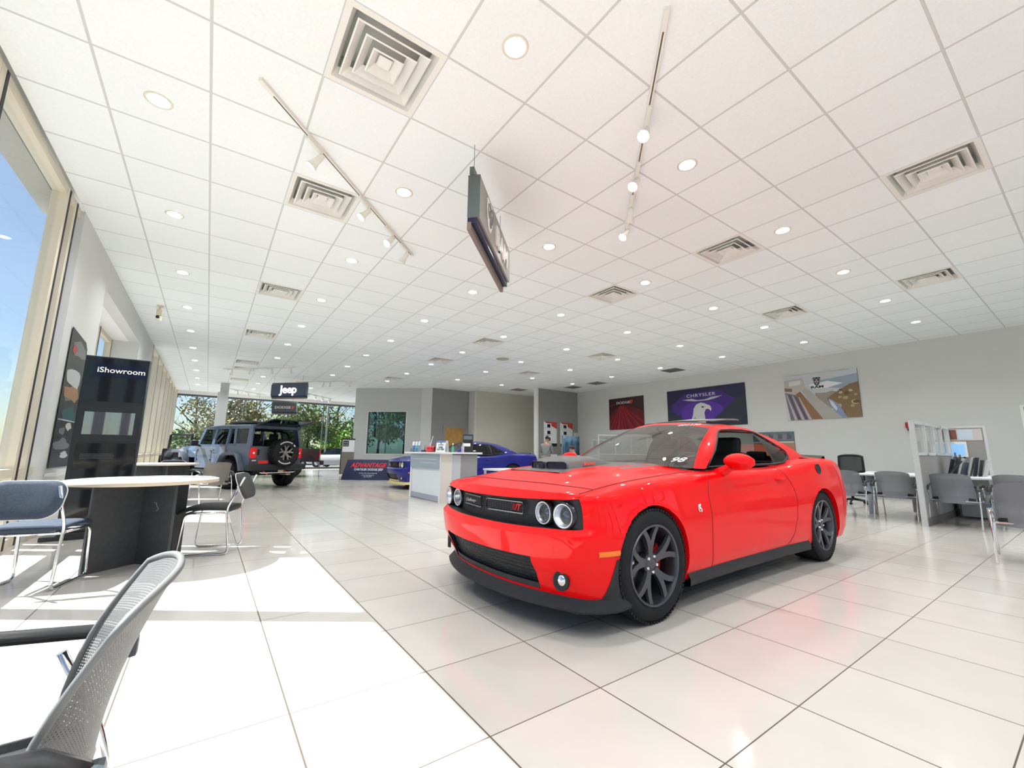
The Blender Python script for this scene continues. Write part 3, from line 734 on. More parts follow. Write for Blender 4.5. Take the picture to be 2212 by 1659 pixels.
    def kind(k, v):
        f = (v+.5)/NV; kk = k+.5
        if kk < NA: return 'ws' if (kk < NA-1.05 and f < .95) else 'body'
        if kk < NA+ND+NQ:
            g = (kk-NA)/(ND+NQ)            # along the side glass
            if f < .03: return 'body'
            lo, hi = .03+.00*f, .87-.16*f
            top_ = .90 if g < .62 else .90-.9*(g-.62)**1.3
            if g < .03 or f > top_ or g > hi-.02 or (g > .70 and f < (g-.70)*.9): return 'body'
            if .60 < g-.0*f < .635: return 'trim'
            return 'door' if g < .60 else 'qtr'
        return 'rear' if (kk > NA+ND+NQ+2.2 and f < .93) else 'body'
    parts = {q: MB() for q in ('ws', 'body', 'trim', 'door', 'qtr', 'rear')}; parts['body'].m(paint)
    for q in ('trim', 'door', 'qtr'): parts[q+'L'] = MB()
    for s in (-1, 1):
        for k in range(K):
            for v in range(NV):
                q = kind(k, v)
                if q in ('door', 'qtr', 'trim') and s < 0: q += 'L'
                parts[q].face([parts[q].v((p.x, p.y*s, p.z)) for p in (Gh[k][v], Gh[k+1][v], Gh[k+1][v+1], Gh[k][v+1])], True)
    # roof cap
    rl = [roofl(k) for k in range(K+1)]; half = (NA+ND+NQ+NRR)
    sideP = rl[NA:NA+ND+NQ+1]; ns_ = len(sideP)-1
    for s in (-1, 1):
        P = []
        for r in range(ns_+1):
            R = sideP[r]; row = []
            f = r/ns_; fx = rl[0].x, rl[K].x
            for c in range(13):
                u = c/12; y = R.y*u; xf = rl[0].x+.09*u**2.4; xb = 3.66-.06*u*u
                x = lerp(xf, xb, f) if u < 1 else R.x; x = lerp(lerp(xf, xb, f), R.x, u**3)
                z = R.z+(spline([(0, 1.428), (.35, 1.452), (.6, 1.448), (1, 1.385)], f)-R.z)*(1-u**2.2)
                row.append(Vector((x, s*y, z)))
            P.append(row)
        for r in range(ns_):
            for c in range(12):
                u = (c+.5)/12; st = full and (u < .62 or .68 < u < .72 or .78 < u < .82)
                q = parts['body']; q.m(accent if st else paint); q.face([q.v(p) for p in (P[r][c], P[r][c+1], P[r+1][c+1], P[r+1][c])], True)
    parts['body'].m(paint)
    parts['body'].build('roof_and_pillars', paint, t, merge=.0006, autos=math.radians(40))
    parts['ws'].build('windshield', GL, t, merge=.0006); parts['rear'].build('rear_window', GL, t, merge=.0006)
    for nm_, q_, mt_ in (('quarter_window', 'qtr', GLD), ('window_trim', 'trim', BLACK)):
        for s in (-1, 1): (parts[q_] if s > 0 else parts[q_+'L']).build(nm_, mt_, t, merge=.0006)
    for q in ('door', 'doorL'):
        if full: parts[q].b.free()          # door windows are wound down
        else: parts[q].build('side_window', GLD, t, merge=.0006)
    # weather strip round the side glass
    for s in (-1, 1):
        edge = []
        def sp(g, f): k = NA+g*(ND+NQ); k0 = int(min(k, K-1)); return gp(k0, f).lerp(gp(min(k0+1, K), f), k-k0)
        for g, f in [(.03, .03), (.2, .03), (.4, .03), (.6, .03), (.70, .03), (.78, .13), (.81, .22), (.82, .32), (.80, .45), (.77, .60), (.735, .75), (.68, .87), (.6, .90), (.4, .90), (.2, .90), (.06, .90), (.03, .86), (.03, .4)]:
            p = sp(g, f); edge.append(Vector((p.x, s*(p.y+.004), p.z+.001)))
        m = MB(); m.tube(edge, .011, 6, True); m.build('weather_strip', SATIN, t)
    # ---- cabin
    LE = mat('black_leather', (.012, .012, .014), .55, bump=(60, .1, .003)); IN = mat('cabin_trim', (.035, .035, .035), .7)
    m = MB(); m.b2((1.78, -.74, .30), (4.2, .74, .36)); m.b2((4.0, -.72, .36), (4.22, .72, .98)); m.b2((1.80, -.735, .36), (3.5, -.71, .965)); m.b2((1.80, .71, .36), (3.5, .735, .965)); m.b2((3.5, -.72, .36), (4.1, -.60, .99)); m.b2((3.5, .60, .36), (4.1, .72, .99)); m.build('cabin_tub', IN, t)
    P = [[Vector((x, y, z)) for x, z in ((1.66, .965), (1.95, .985), (2.12, .97), (2.20, .90), (2.18, .72))] for y in (-.70, -.4, 0, .4, .70)]
    m = MB(); m.grid(P); m.build('dashboard', mat('dash_grey', (.05, .05, .05), .6), t)
    for s in (-1, 1):
        y = s*.36; st = MB(); st.box((2.72, y, .52), (.55, .50, .16), bev=.05); st.box((2.98, y, .82), (.16, .48, .62), Matrix.Translation((2.98, y, .82)) @ Matrix.Rotation(.28, 4, 'Y') @ Matrix.Translation((-2.98, -y, -.82)), bev=.06); st = st.build('front_seat', LE, t)
        m = MB(); m.box((3.10, y, 1.19), (.11, .27, .19), Matrix.Translation((3.1, y, 1.19)) @ Matrix.Rotation(.2, 4, 'Y') @ Matrix.Translation((-3.1, -y, -1.19)), bev=.045); m.build('headrest', LE, st)
        rs = MB(); rs.box((3.78, y*.9, .78), (.16, .46, .5), bev=.05); rs.box((3.84, y*.9, 1.08), (.09, .22, .13), bev=.04); rs.build('rear_seat', LE, t)
    sw = MB(); c = Vector((2.28, -.37, .93)); ax = frame(c, (0, 1, 0), (.35, 0, .94)); sw.tube([ax @ Vector((.19*math.cos(a*PI/12), .19*math.sin(a*PI/12), 0)) for a in range(24)], .015, 8, True)
    for a in (0, PI, -PI/2): sw.tube([ax @ Vector((.03*math.cos(a), .03*math.sin(a), 0)), ax @ Vector((.19*math.cos(a), .19*math.sin(a), 0))], .016, 6)
    sw.lathe([(.001, .02), (.06, .01), (.06, -.03)], 16, ax); sw.build('steering_wheel', mat('wheel_grey', (.22, .22, .22), .5), t)
    m = MB(); m.tube([(2.36, 0, 1.37), (2.44, 0, 1.31)], .012, 6); m.box((2.44, 0, 1.29), (.03, .24, .075), bev=.012); m.build('rear_view_mirror', BLACK, t)
    # ---- door mirrors
    for s in (-1, 1):
        ms = MB(); P = []
        for k in range(9):
            f = k/8; sx = math.sin(PI*(.06+.88*f))**.55
            c = Vector((2.03+.0*f, s*(.885+.235*f), 1.045-.008*f)); P.append([c+Vector((-.075*sx*math.cos(a) if math.cos(a) > 0 else -.045*sx*math.cos(a), 0, .068*sx*math.sin(a))) for a in [2*PI*j/16 for j in range(16)]])
        V = ms.grid(P, False, True); ms.face(V[0][::-1]); ms.face(V[-1]); ms.tube([Vector((2.02, s*.80, .93)), Vector((2.03, s*.88, .965)), Vector((2.03, s*.93, 1.0))], [.045, .04, .035], 8)
        ms.build('door_mirror', paint, t, autos=1.0)
    # ---- shut lines, handle, badge, fuel door
    LINE = mat('shut_line', (.05, .004, .006) if full else (.003, .003, .02), .6)
    def flank(x, z, off=.0015):
        i = min(range(NF, KT), key=lambda q: abs(cols[q][0]-x)); j = min(range(nz), key=lambda q: abs(G[i][q].z-z))
        j0 = max(0, min(nz-2, j if G[i][j].z <= z else j-1)); a, c = G[i][j0], G[i][j0+1]; f = (z-a.z)/max(1e-5, c.z-a.z); return lerp(a.y, c.y, max(-.3, min(1.2, f)))+off
    for s in (-1, 1):
        for nm, pl in (('door_gap', [(1.80, .965), (1.74, .88), (1.70, .75), (1.685, .55), (1.68, .35), (1.69, .235)]), ('door_gap', [(3.06, .975), (3.16, .90), (3.24, .82), (3.27, .70), (3.24, .50), (3.16, .35), (3.05, .26), (2.95, .24)])):
            pp = []
            for a, c in zip(pl, pl[1:]):
                for k in range(6): f = k/6; x, z = lerp(a[0], c[0], f), lerp(a[1], c[1], f); pp.append(Vector((x, s*flank(x, z, .0), z)))
            m = MB(); m.tube(pp, .0028, 4); m.build(nm, LINE, t)
        m = MB(); pts_ = [(x, s*(flank(x, .855)+.018), .868) for x in (2.93, 2.97, 3.06, 3.10)]; pts_[0] = (2.93, s*flank(2.93, .855, -.01), .868); pts_[3] = (3.10, s*flank(3.1, .855, -.01), .868)
        m.tube(pts_, [.012, .014, .014, .012], 8); m.build('door_handle', paint, t)
        m = MB(); m.tube([(1.535, s*flank(1.535, .70, .003), .725), (1.53, s*flank(1.53, .70, .004), .70), (1.55, s*flank(1.55, .68, .004), .68), (1.53, s*flank(1.53, .67, .004), .668)], .009, 6); m.tube([(1.515, s*flank(1.515, .7, .003), .722), (1.515, s*flank(1.515, .7, .004), .69), (1.52, s*flank(1.52, .67, .003), .67)], .007, 6)
        if full: m.build('fender_badge', CHROME, t)
        else: m.b.free()
    # hood edge lines
    m = MB()
    for s in (-1, 1):
        pp = []
        for r in range(2, NT):
            row = top[r]; c = int(KC*.885); p = row[c]
            if p.x > 1.86 or p.x < .36: continue
            pp.append(Vector((p.x, p.y*s, p.z+.0005)))
        m.tube(pp, .003, 4)
    rr = next(r for r in range(NT) if top[r][0].x > .36)
    m.tube([Vector((top[rr][c].x+ (0), s2*top[rr][c].y, top[rr][c].z+.0005)) for s2, rng in ((-1, range(int(KC*.885), 0, -1)), (1, range(0, int(KC*.885)+1))) for c in rng], .003, 4)
    m.build('hood_gap', LINE, t)
    if full:
        m = MB(); sx = -1
        P = [Vector((3.90+.075*math.cos(a)*.75, 0, .955+.05*math.sin(a))) for a in [2*PI*k/20 for k in range(20)]]
        for p in P: p.y = -(flank(p.x, min(p.z, .985), .003))
        m.poly(P); m.tube(P, .006, 5, True); m.build('fuel_door', BLACK, t)
    # ---- rear spoiler, tail lamps
    m = MB(); m.grid([[Vector((4.62+.12*u, lerp(-.72, .72, k/16), 1.085+.03*u-.02*abs(lerp(-1, 1, k/16))**3)) for u in (0, .5, 1)]+[Vector((4.78, lerp(-.72, .72, k/16), 1.05))] for k in range(17)]); m.build('rear_spoiler', SATIN, t)
    for s in (-1, 1):
        m = MB(); m.grid([[Vector((5.045-.05*(abs(y)/.76)**2, s*y, z)) for z in (.74, .88)] for y in [.3+.05*k for k in range(10)]]); m.build('tail_lamp', mat('tail_red', (.25, .01, .01), .2), t)
    # ---- hood scoop
    if full:
        zb = lambda x: spline([(.6, .935), (.8, .958), (1.1, .982), (1.4, 1.0), (1.6, 1.008)], x)
        so = MB(); P = []; HW = .25
        for x, h, w in [(.80, .002, .96), (.802, .060, .97), (.83, .082, .985), (.90, .092, 1), (1.05, .094, 1), (1.18, .082, .98), (1.30, .05, .93), (1.40, .015, .85), (1.43, -.01, .8)]:
            row = []
            for k in range(21):
                e = -1+k/10; q = abs(e); y = HW*w*e; row.append(Vector((x+(.05*q**3 if x < .85 else 0), y, zb(x)-.012+(h+.012)*max(0, 1-q**6)**.6)))
            P.append(row)
        so.grid(P)
        for s in (-1, 1): so.grid([[Vector((x, s*y, zb(x)+z)) for y, z in ((.20, .006), (.27, .008), (.315, .004), (.325, -.012))] for x in (.66, .8, 1.0, 1.2, 1.4, 1.5)])
        so.grid([[Vector((x, lerp(-.30, .30, k/12), zb(x)+.007)) for k in range(13)] for x in (.665, .73, .81)]); so.grid([[Vector((x, lerp(-.30, .30, k/12), zb(x)+.005)) for k in range(13)] for x in (1.38, 1.45, 1.5)])
        so = so.build('hood_scoop', accent, t, autos=.8)
        for s in (-1, 1):
            o = rrect(.20, .058, .022, 4); m = MB()
            m.poly([Vector((.800+.004+.05*abs((s*.118+x)/HW)**3-.012, s*.118+x, zb(.8)+.034+y)) for x, y in o]); m.tube([Vector((.800+.05*abs((s*.118+x)/HW)**3-.012, s*.118+x, zb(.8)+.034+y)) for x, y in o], .005, 5, True); m.build('scoop_mouth', mat('scoop_navy', (.006, .006, .03), .35), so)
        text('shaker_lettering', 'Shaker', .042, mat('decal_red', (.8, .05, .03), .4), so, frame((1.06, -.246, 1.012), (1, 0, .05), (0, .35, 1)), .001, .001, .25, 1.2)
        text('rt_badge', 'R/T', .062, mat('badge_red', (.75, .02, .03), .3), gb, frame((bandx(.36)-.022, -.335, .722), (math.sin(-.09), -math.cos(.09), 0), (0, 0, 1)), .002, .002, .3, 1.15)
        text('challenger_script', 'Challenger', .034, mat('script_grey', (.55, .55, .55), .3), gb, frame((bandx(.2)-.02, .22, .722), (.05, -1, 0), (0, 0, 1)), .001, 0, .2)
        # grease-pencil numbers on the windshield
        WP = mat('marker_white', (.95, .95, .93), .6)
        def onws(name, s_, y, v, size):
            k = abs(y)/.80*NA; k0 = int(k); p = gp(k0, v).lerp(gp(k0+1, v), k-k0); up = (gp(k0, v+.08)-gp(k0, v)).normalized(); sg = -1
            q = Vector((p.x-.006, y, p.z+.006)); text(name, s_, size, WP, t, frame(q, (.16*(1 if y < 0 else -1), -1, 0), up), .0004, .0005, .1, 1.3)
        onws('windshield_number', '98', -.60, .11, .10); onws('stock_number', '201173', -.36, .90, .058)
        m = MB(); m.grid([[Vector((x, y, z-.02*abs(y/.42)**3)) for y in (-.42, -.38, 0, .38, .42)] for x, z in ((2.72, 1.462), (3.0, 1.492), (3.25, 1.505), (3.28, 1.498))]); m.build('sunroof_panel', mat('sunroof_grey', (.20, .19, .18), .4), t, solid=.012)
    # ---- wheels
    def wheel(x, y, s):
        w = MB(); Mx = frame((x, y, WZ), (1, 0, 0), (0, 0, 1)) @ Matrix.Diagonal((1, 1, -s, 1)) if 0 else Matrix.Translation((x, y, WZ)) @ Matrix.Rotation(PI/2*(1 if s < 0 else -1), 4, 'X')
        R, r, h = .364, .258, .135
        w.lathe([(r, -h+.01), (r+.02, -h), (r+.055, -h-.006), (R-.03, -h+.004), (R-.008, -h+.022), (R, -h+.045), (R+.001, 0), (R, h-.045), (R-.008, h-.022), (R-.03, h-.004), (r+.055, h+.006), (r+.02, h), (r, h-.01)], 64, Mx)
        for k in range(72):      # shoulder blocks
            a = 2*PI*k/72; q = Mx @ Matrix.Rotation(a, 4, 'Z')
            for z in (h-.030, -h+.030): w.box((R-.0075, 0, z), (.014, .020, .040), q)
        wt = w.build('tyre', RUBBER, None); wt.parent = t
        m = MB(); m.lathe([(r+.004, h-.006), (r, h), (r-.012, h-.004), (r-.022, h-.03), (r-.03, -.06), (r-.02, -h+.01)], 48, Mx)
        m.m(rim_m)
        def spoke(a, base, tip, wb, wt_, z0, z1):
            c, n = math.cos(a), math.sin(a)
        for k in range(5):
            a = 2*PI*k/5+PI/2+.12
            for d in (-1, 1):
                P = []
                for f in (0, .25, .5, .75, 1):
                    rr_ = lerp(.045, r-.012, f); aa = a+d*(.0+.30*f**1.2-.02*(1-f)); wd = lerp(.028, .022, f); ctr = Vector((rr_*math.cos(aa), rr_*math.sin(aa), lerp(h-.042, h-.012, f**.8)+.0)); tn = Vector((-math.sin(aa), math.cos(aa), 0))
                    P.append([ctr-tn*wd+Vector((0, 0, -.02)), ctr-tn*wd*.8, ctr+tn*wd*.8, ctr+tn*wd+Vector((0, 0, -.02)), ctr+Vector((0, 0, -.05))])
                m.grid([[Mx @ p for p in row] for row in P], False, True, False)
        m.lathe([(.001, h-.028), (.03, h-.028), (.036, h-.034), (.07, h-.045), (.075, h-.09)], 24, Mx)
        wr = m.build('rim', rim_m, None, autos=.6); wr.parent = t
        for k in range(5): m = MB(); a = 2*PI*(k+.5)/5+PI/2+.12; q = Mx @ Matrix.Translation((.052*math.cos(a), .052*math.sin(a), 0)); m.lathe([(.010, h-.05), (.010, h-.026), (.001, h-.024)], 8, q); m.build('lug_nut', CHROME, wr)
        m = MB(); m.lathe([(.175, -.02), (.175, .0), (.07, .0), (.07, .03)], 32, Mx); m.build('brake_disc', STEEL, wr)
        m = MB(); m.lathe([(.19, -.03), (.19, .03), (.12, .035), (.11, -.03)], 12, Mx @ Matrix.Rotation(-.5 if s < 0 else PI-.7, 4, 'Z'), a0=0, a1=1.1, smooth=False); m.build('brake_caliper', mat('caliper_red', (.65, .02, .02), .35), wr)
    for ax in (.96, 3.906):
        for s in (-1, 1): wheel(ax, s*.80, s)
    return t
def car_paint(name, c, rough=.25, coat=1):
    m = mat(name, c, rough, 0, .04, coat); return m
RED = car_paint('red_paint', (.94, .002, .005), .35, .55); MATTE = mat('matte_graphite', (.125, .115, .11), .45)
GUN = mat('gunmetal_rim', (.11, .11, .125), .3, .8)
red_car = coupe('red_coupe', 'shiny red muscle coupe with graphite hood scoop, parked on the tiles', (2.607, -.676, 0), .010, RED, MATTE, GUN, SATIN)
# ================================================================== furniture by the window wall
CHR = mat('chrome_tube', (.82, .82, .84), .12, 1)
NAVYF = noise_col('navy_fabric', (.035, .05, .075), (.05, .068, .10), 90, rough=.85)
CHARF = noise_col('charcoal_fabric', (.035, .037, .038), (.05, .052, .052), 90, rough=.85)
def sled_chair(label, loc, rz, fab, group='sled-base chairs with padded seats'):
    """faces +y locally; chrome tube sled base, padded seat and rounded back"""
    t = thing('sled_chair', label, 'chair', loc, rz, group)
    w = .235
    for s in (-1, 1):
        p = fillet([(s*w, -.33, .80), (s*w, -.19, .47), (s*w, -.245, .0115), (s*w, .225, .0115), (s*w, .185, .43), (s*w, -.17, .43)], .06)
        m = MB(); m.tube(p, .0115, 8); m.build('frame_tube', CHR, t)
    m = MB(); m.tube([(-w, .17, .425), (w, .17, .425)], .0115, 8); m.build('cross_tube', CHR, t)
    m = MB(); m.tube([(-w, -.19, .425), (w, -.19, .425)], .0115, 8); m.build('cross_tube', CHR, t)
    # seat pad, waterfall front
    P = []
    for k in range(13):
        f = k/12; y = lerp(-.21, .27, f); z = .462+.012*math.sin(PI*f)-.035*max(0, (f-.75)/.25)**2; h = .05*(1-max(0, (f-.9)/.1)*.3)
        row = []
        for a in range(20):
            q = 2*PI*a/20; cx = math.copysign(abs(math.cos(q))**.45, math.cos(q)); sx = math.copysign(abs(math.sin(q))**.7, math.sin(q)); wd = .235*(1-.12*(abs(2*f-1)**6)); row.append(Vector((wd*cx, y, z+h*.5*sx)))
        P.append(row)
    m = MB(); V = m.grid(P, False, True); m.face(V[0][::-1], True); m.face(V[-1], True); m.build('seat', fab, t)
    # back pad, stadium outline, slightly curved
    o = rrect(.50, .30, .115, 6); m = MB(); R_ = Matrix.Translation((0, -.275, .695)) @ Matrix.Rotation(PI/2-.38, 4, 'X')
    def bend(x, y, d): return R_ @ Vector((x, y, d+.10*(x*x)*2.0))
    ring = lambda k, d: [bend(x*k, y*k, d) for x, y in o]
    m.grid([ring(.3, .027), ring(.75, .026), ring(.94, .02), ring(1, .004), ring(1, -.006), ring(.96, -.012), ring(.3, -.013)], False, True); V = [m.v(p) for p in ring(.3, .027)]; m.face(V); V = [m.v(p) for p in ring(.3, -.013)]; m.face(V[::-1]); m.build('backrest', fab, t)
    m = MB(); m.tube([bend(x*1.005, y*1.005, -.006) for x, y in o], .005, 6, True); m.build('back_piping', mat('pale_piping', (.6, .6, .6), .5), t)
    for s in (-1, 1):
        m = MB(); q = [bend(s*.195, -.055, -.02), bend(s*.195, .015, -.02), bend(s*.245, .015, -.016), bend(s*.245, -.055, -.016)]; n_ = (q[1]-q[0]).cross(q[2]-q[0]).normalized()*.004
        a = [m.v(p+n_) for p in q]; b_ = [m.v(p-n_) for p in q]; m.face(a); m.face(b_[::-1])
        for k in range(4): m.face([a[k], a[(k+1) % 4], b_[(k+1) % 4], b_[k]])
        m.build('back_bracket', mat('bracket_white', (.78, .78, .80), .3, .3), t)
    return t
MAPLE = mat('table_edge', (.62, .53, .40), .45); TTOP = mat('table_top', (.74, .73, .71), .22); TBASE = noise_col('table_base_laminate', (.055, .060, .064), (.066, .071, .075), 30, rough=.5)
def round_table(label, loc, rz):
    t = thing('round_table', label, 'table', loc, rz, 'round tables by the window wall')
    m = MB(); m.m(TTOP); m.lathe([(.001, .80), (.59, .80), (.60, .797)], 56); m.m(MAPLE); m.lathe([(.60, .797), (.603, .794), (.603, .766), (.60, .763)], 56); m.m(TBASE); m.lathe([(.60, .763), (.001, .763)], 56); m.build('tabletop', TTOP, t)
    for a, (x0, x1) in ((0, (-.44, .44)), (PI/2, (.015, .40)), (-PI/2, (.015, .40))):   # crossed panel base
        m = MB(); m.b2((x0, -.014, 0), (x1, .014, .763), Matrix.Rotation(a, 4, 'Z'), .002); o = m.build('base_panel', TBASE, t)
    return t
t1 = round_table('round table with pale maple edge beside the tall kiosk', (.60, 2.16, 0), .71)
# scuff mark on the base panel
m = MB(); Mx = Matrix.Rotation(-PI/2, 4, 'Z'); m.tube([Mx @ Vector((.16, -.0155, .58)), Mx @ Vector((.19, -.0155, .575)), Mx @ Vector((.20, -.0155, .55)), Mx @ Vector((.225, -.0155, .52)), Mx @ Vector((.20, -.0155, .50))], .002, 4); m.build('scuff_mark', mat('scuff_white', (.6, .6, .6), .7), t1)
t2 = round_table('round table farther back, in front of the grey off-roader', (.36, 8.15, 0), .2)
sled_chair('navy sled chair at the left edge, sunlit seat, turned toward the near round table', (.02, 1.72, 0), -.27, NAVYF)
sled_chair('charcoal sled chair at the right side of the near round table', (1.19, 2.40, 0), 1.25, CHARF)
sled_chair('dark sled chair half hidden beside the kiosk, at the far round table', (-.02, 7.35, 0), -.9, NAVYF)
sled_chair('dark sled chair behind the far round table, only its rounded back showing', (.42, 9.25, 0), PI-.1, CHARF)
# ---- mesh guest chairs
def meshmat(name, c, gap, sc):
    m = mat(name, c, .6); N, L, b = nodes(m); tc = N.new('ShaderNodeTexCoord'); mp = N.new('ShaderNodeMapping'); mp.inputs['Scale'].default_value = (sc, sc, sc); L.new(tc.outputs['UV'], mp.inputs[0])
    sp = N.new('ShaderNodeSeparateXYZ'); L.new(mp.outputs[0], sp.inputs[0]); r = []
    for o, g in ((0, gap), (1, gap*.8)):
        f = N.new('ShaderNodeMath'); f.operation = 'FRACT'; L.new(sp.outputs[o], f.inputs[0]); q = N.new('ShaderNodeMath'); q.operation = 'LESS_THAN'; q.inputs[1].default_value = g; L.new(f.outputs[0], q.inputs[0]); r.append(q)
    k = N.new('ShaderNodeMath'); k.operation = 'MULTIPLY'; L.new(r[0].outputs[0], k.inputs[0]); L.new(r[1].outputs[0], k.inputs[1])
    i = N.new('ShaderNodeMath'); i.operation = 'SUBTRACT'; i.inputs[0].default_value = 1; L.new(k.outputs[0], i.inputs[1]); L.new(i.outputs[0], b.inputs['Alpha']); return m
GMESH = meshmat('grey_mesh', (.13, .13, .128), .36, 1.0); DMESH = meshmat('slate_mesh', (.20, .22, .25), .35, 1.0)
def uvgrid(mb, P, pitch):
    """grid with UVs in units of weave pitch"""
    V = mb.grid(P); uv = mb.b.loops.layers.uv.verify()
    nu, nv = len(P), len(P[0]); cu = [0]; cv_ = [0]
    for i in range(1, nu): cu.append(cu[-1]+(P[i][nv//2]-P[i-1][nv//2]).length/pitch)
    for j in range(1, nv): cv_.append(cv_[-1]+(P[nu//2][j]-P[nu//2][j-1]).length/pitch)
    idx = {V[i][j]: (cu[i], cv_[j]) for i in range(nu) for j in range(nv)}
    for f in mb.b.faces:
        for l in f.loops:
            if l.vert in idx: l[uv].uv = idx[l.vert]
def mesh_chair(label, loc, rz, mm, fr=CHR, group='mesh-back guest chairs', pitch=.006, near=False):
    """faces +y; wrap-around mesh back, black seat, loop arms, four tube legs"""
    t = thing('mesh_chair', label, 'chair', loc, rz, group)
    H0, H1, W_ = .37, .84, .275
    def bp(u, v):   # u -1..1 across, v 0..1 up
        a = abs(u); wrap = a**2.2
        wd = W_*(1-.10*v+.0*a)*u*(1-.05*wrap)
        y = -.235-.055*v-.05*v*v+.10*wrap*(1-.35*v)+.02*math.sin(PI*v)
        z = lerp(H0, H1, v)-.035*a**3*max(0, v-.6)/.4
        return Vector((wd, y, z))
    nu, nv = (48, 36) if near else (16, 10)
    P = [[bp(lerp(-1, 1, i/nu), j/nv) for j in range(nv+1)] for i in range(nu+1)]
    m = MB(); uvgrid(m, P, pitch); b_ = m.build('backrest', mm, t, recalc=False)
    per = [bp(lerp(-1, 1, i/20), 1) for i in range(21)]+[bp(1, 1-j/12) for j in range(1, 13)]+[bp(lerp(1, -1, i/20), 0) for i in range(1, 21)]+[bp(-1, j/12) for j in range(1, 12)]
    m = MB(); m.tube(per, .0085 if not near else .0075, 8, True); m.build('back_rim', mat('rim_grey', (.16, .16, .16), .45) if near else mm, t)
    m = MB(); P = []
    for k in range(11):
        f = k/10; y = lerp(-.20, .27, f); row = []
        for a in range(20):
            q = 2*PI*a/20; cx = math.copysign(abs(math.cos(q))**.5, math.cos(q)); sx = math.copysign(abs(math.sin(q))**.7, math.sin(q)); row.append(Vector((.245*cx, y, .435-.03*max(0, (f-.7)/.3)**2+.03*sx)))
        P.append(row)
    V = m.grid(P, False, True); m.face(V[0][::-1]); m.face(V[-1]); m.build('seat', mat('black_fabric', (.015, .015, .018), .85), t)
    for s in (-1, 1):
        x = s*.29
        m = MB(); m.tube(fillet([(x, -.33, .008), (x, -.215, .42), (x, -.13, .60)], .05), .011, 8); m.build('leg', fr, t)
        m = MB(); m.tube(fillet([(x, .30, .008), (x, .235, .40), (x, .20, .62)], .05), .011, 8); m.build('leg', fr, t)
        m = MB(); m.tube([(x, -.205, .41), (x, .24, .41)], .010, 8); m.build('side_rail', fr, t)
        P = [[Vector((x+dx, y, z+h)) for dx, h in ((-.024, 0), (-.024, .018), (0, .026), (.024, .018), (.024, 0), (0, -.004))] for y, z in ((-.26, .585), (-.20, .625), (-.02, .646), (.12, .648), (.22, .637), (.255, .618))]
        m = MB(); V = m.grid(P, False, True); m.face(V[0][::-1]); m.face(V[-1]); a_ = m.build('armrest', BLACK, t)
        m = MB(); m.box((x+s*.004, -.235, .585), (.05, .08, .05), bev=.01); m.lathe([(.001, .0), (.012, .0), (.012, -.004)], 12, frame((x+s*.030, -.235, .585), (0, 1, 0), (0, 0, 1))); m.build('arm_bracket', mat('slate_plastic', (.05, .065, .075), .4), a_)
    m = MB(); m.tube([(-.29, -.205, .41), (.29, -.205, .41)], .010, 8); m.build('cross_rail', fr, t)
    return t
mesh_chair('grey woven mesh chair cut off in the near left corner, sunlit from behind', (.70, -2.20, 0), 1.60, GMESH, group='chairs by the window wall', pitch=.0062, near=True)
mesh_chair('brown-grey mesh chair standing before the rear wheel of the grey off-roader', (1.20, 7.45, 0), .35, meshmat('taupe_mesh', (.17, .16, .145), .18, 1.0), group='chairs by the window wall')
# ---- kiosk
KB = mat('kiosk_gloss', (.010, .011, .014), .06, spec=.6); KD = mat('kiosk_satin', (.020, .022, .026), .3)
k = thing('info_kiosk', 'tall glossy black showroom kiosk with a screen, beside the picture banner', 'kiosk', (-.02, 4.10, 0), -.03)
m = MB(); m.b2((-.32, 0, .06), (.32, .13, 2.29), bev=.006); m.build('body', KD, k)
m = MB(); m.b2((-.42, -.16, 0), (.40, .34, .05), bev=.008); m.build('foot', KD, k)
FK = frame((0, -.001, 0), (1, 0, 0), (0, 0, 1))
m = MB(); m.b2((-.31, -.006, 1.70), (.31, .0, 2.27)); m.build('header_panel', KB, k)
m = MB(); m.b2((-.23, -.009, 2.02), (.29, -.006, 2.20)); m.build('name_plate', mat('plate_navy', (.008, .010, .025), .1), k)
text('lettering', 'iShowroom', .098, mat('white_print', (.95, .95, .95), .5), k, FK @ Matrix.Translation((.05, 2.11, .011)), .001, .001, sx=1.05)
sc = MB(); sc.b2((-.30, -.006, 1.20), (.30, 0, 1.66)); sc = sc.build('screen_surround', KD, k)
m = MB(); m.b2((-.24, -.010, 1.27), (.25, -.006, 1.56)); m.build('screen', mat('screen_mirror', (.35, .37, .38), .03, .9), sc)
m = MB(); m.b2((-.27, -.006, .62), (.30, 0, 1.16)); m.build('lower_panel', KB, k)
m = MB()
for j in range(5): m.b2((-.22, -.008, 1.02-.014*j), (.10, -.006, 1.027-.014*j))
m.build('small_print', mat('print_grey', (.05, .05, .055), .4), k)
m = MB(); m.b2((-.27, -.006, .08), (.30, 0, .58)); m.build('base_panel', KB, k)
m = MB(); m.b2((-.02, -.14, .70), (.10, 0, .73)); m.build('tray', BLACK, k)
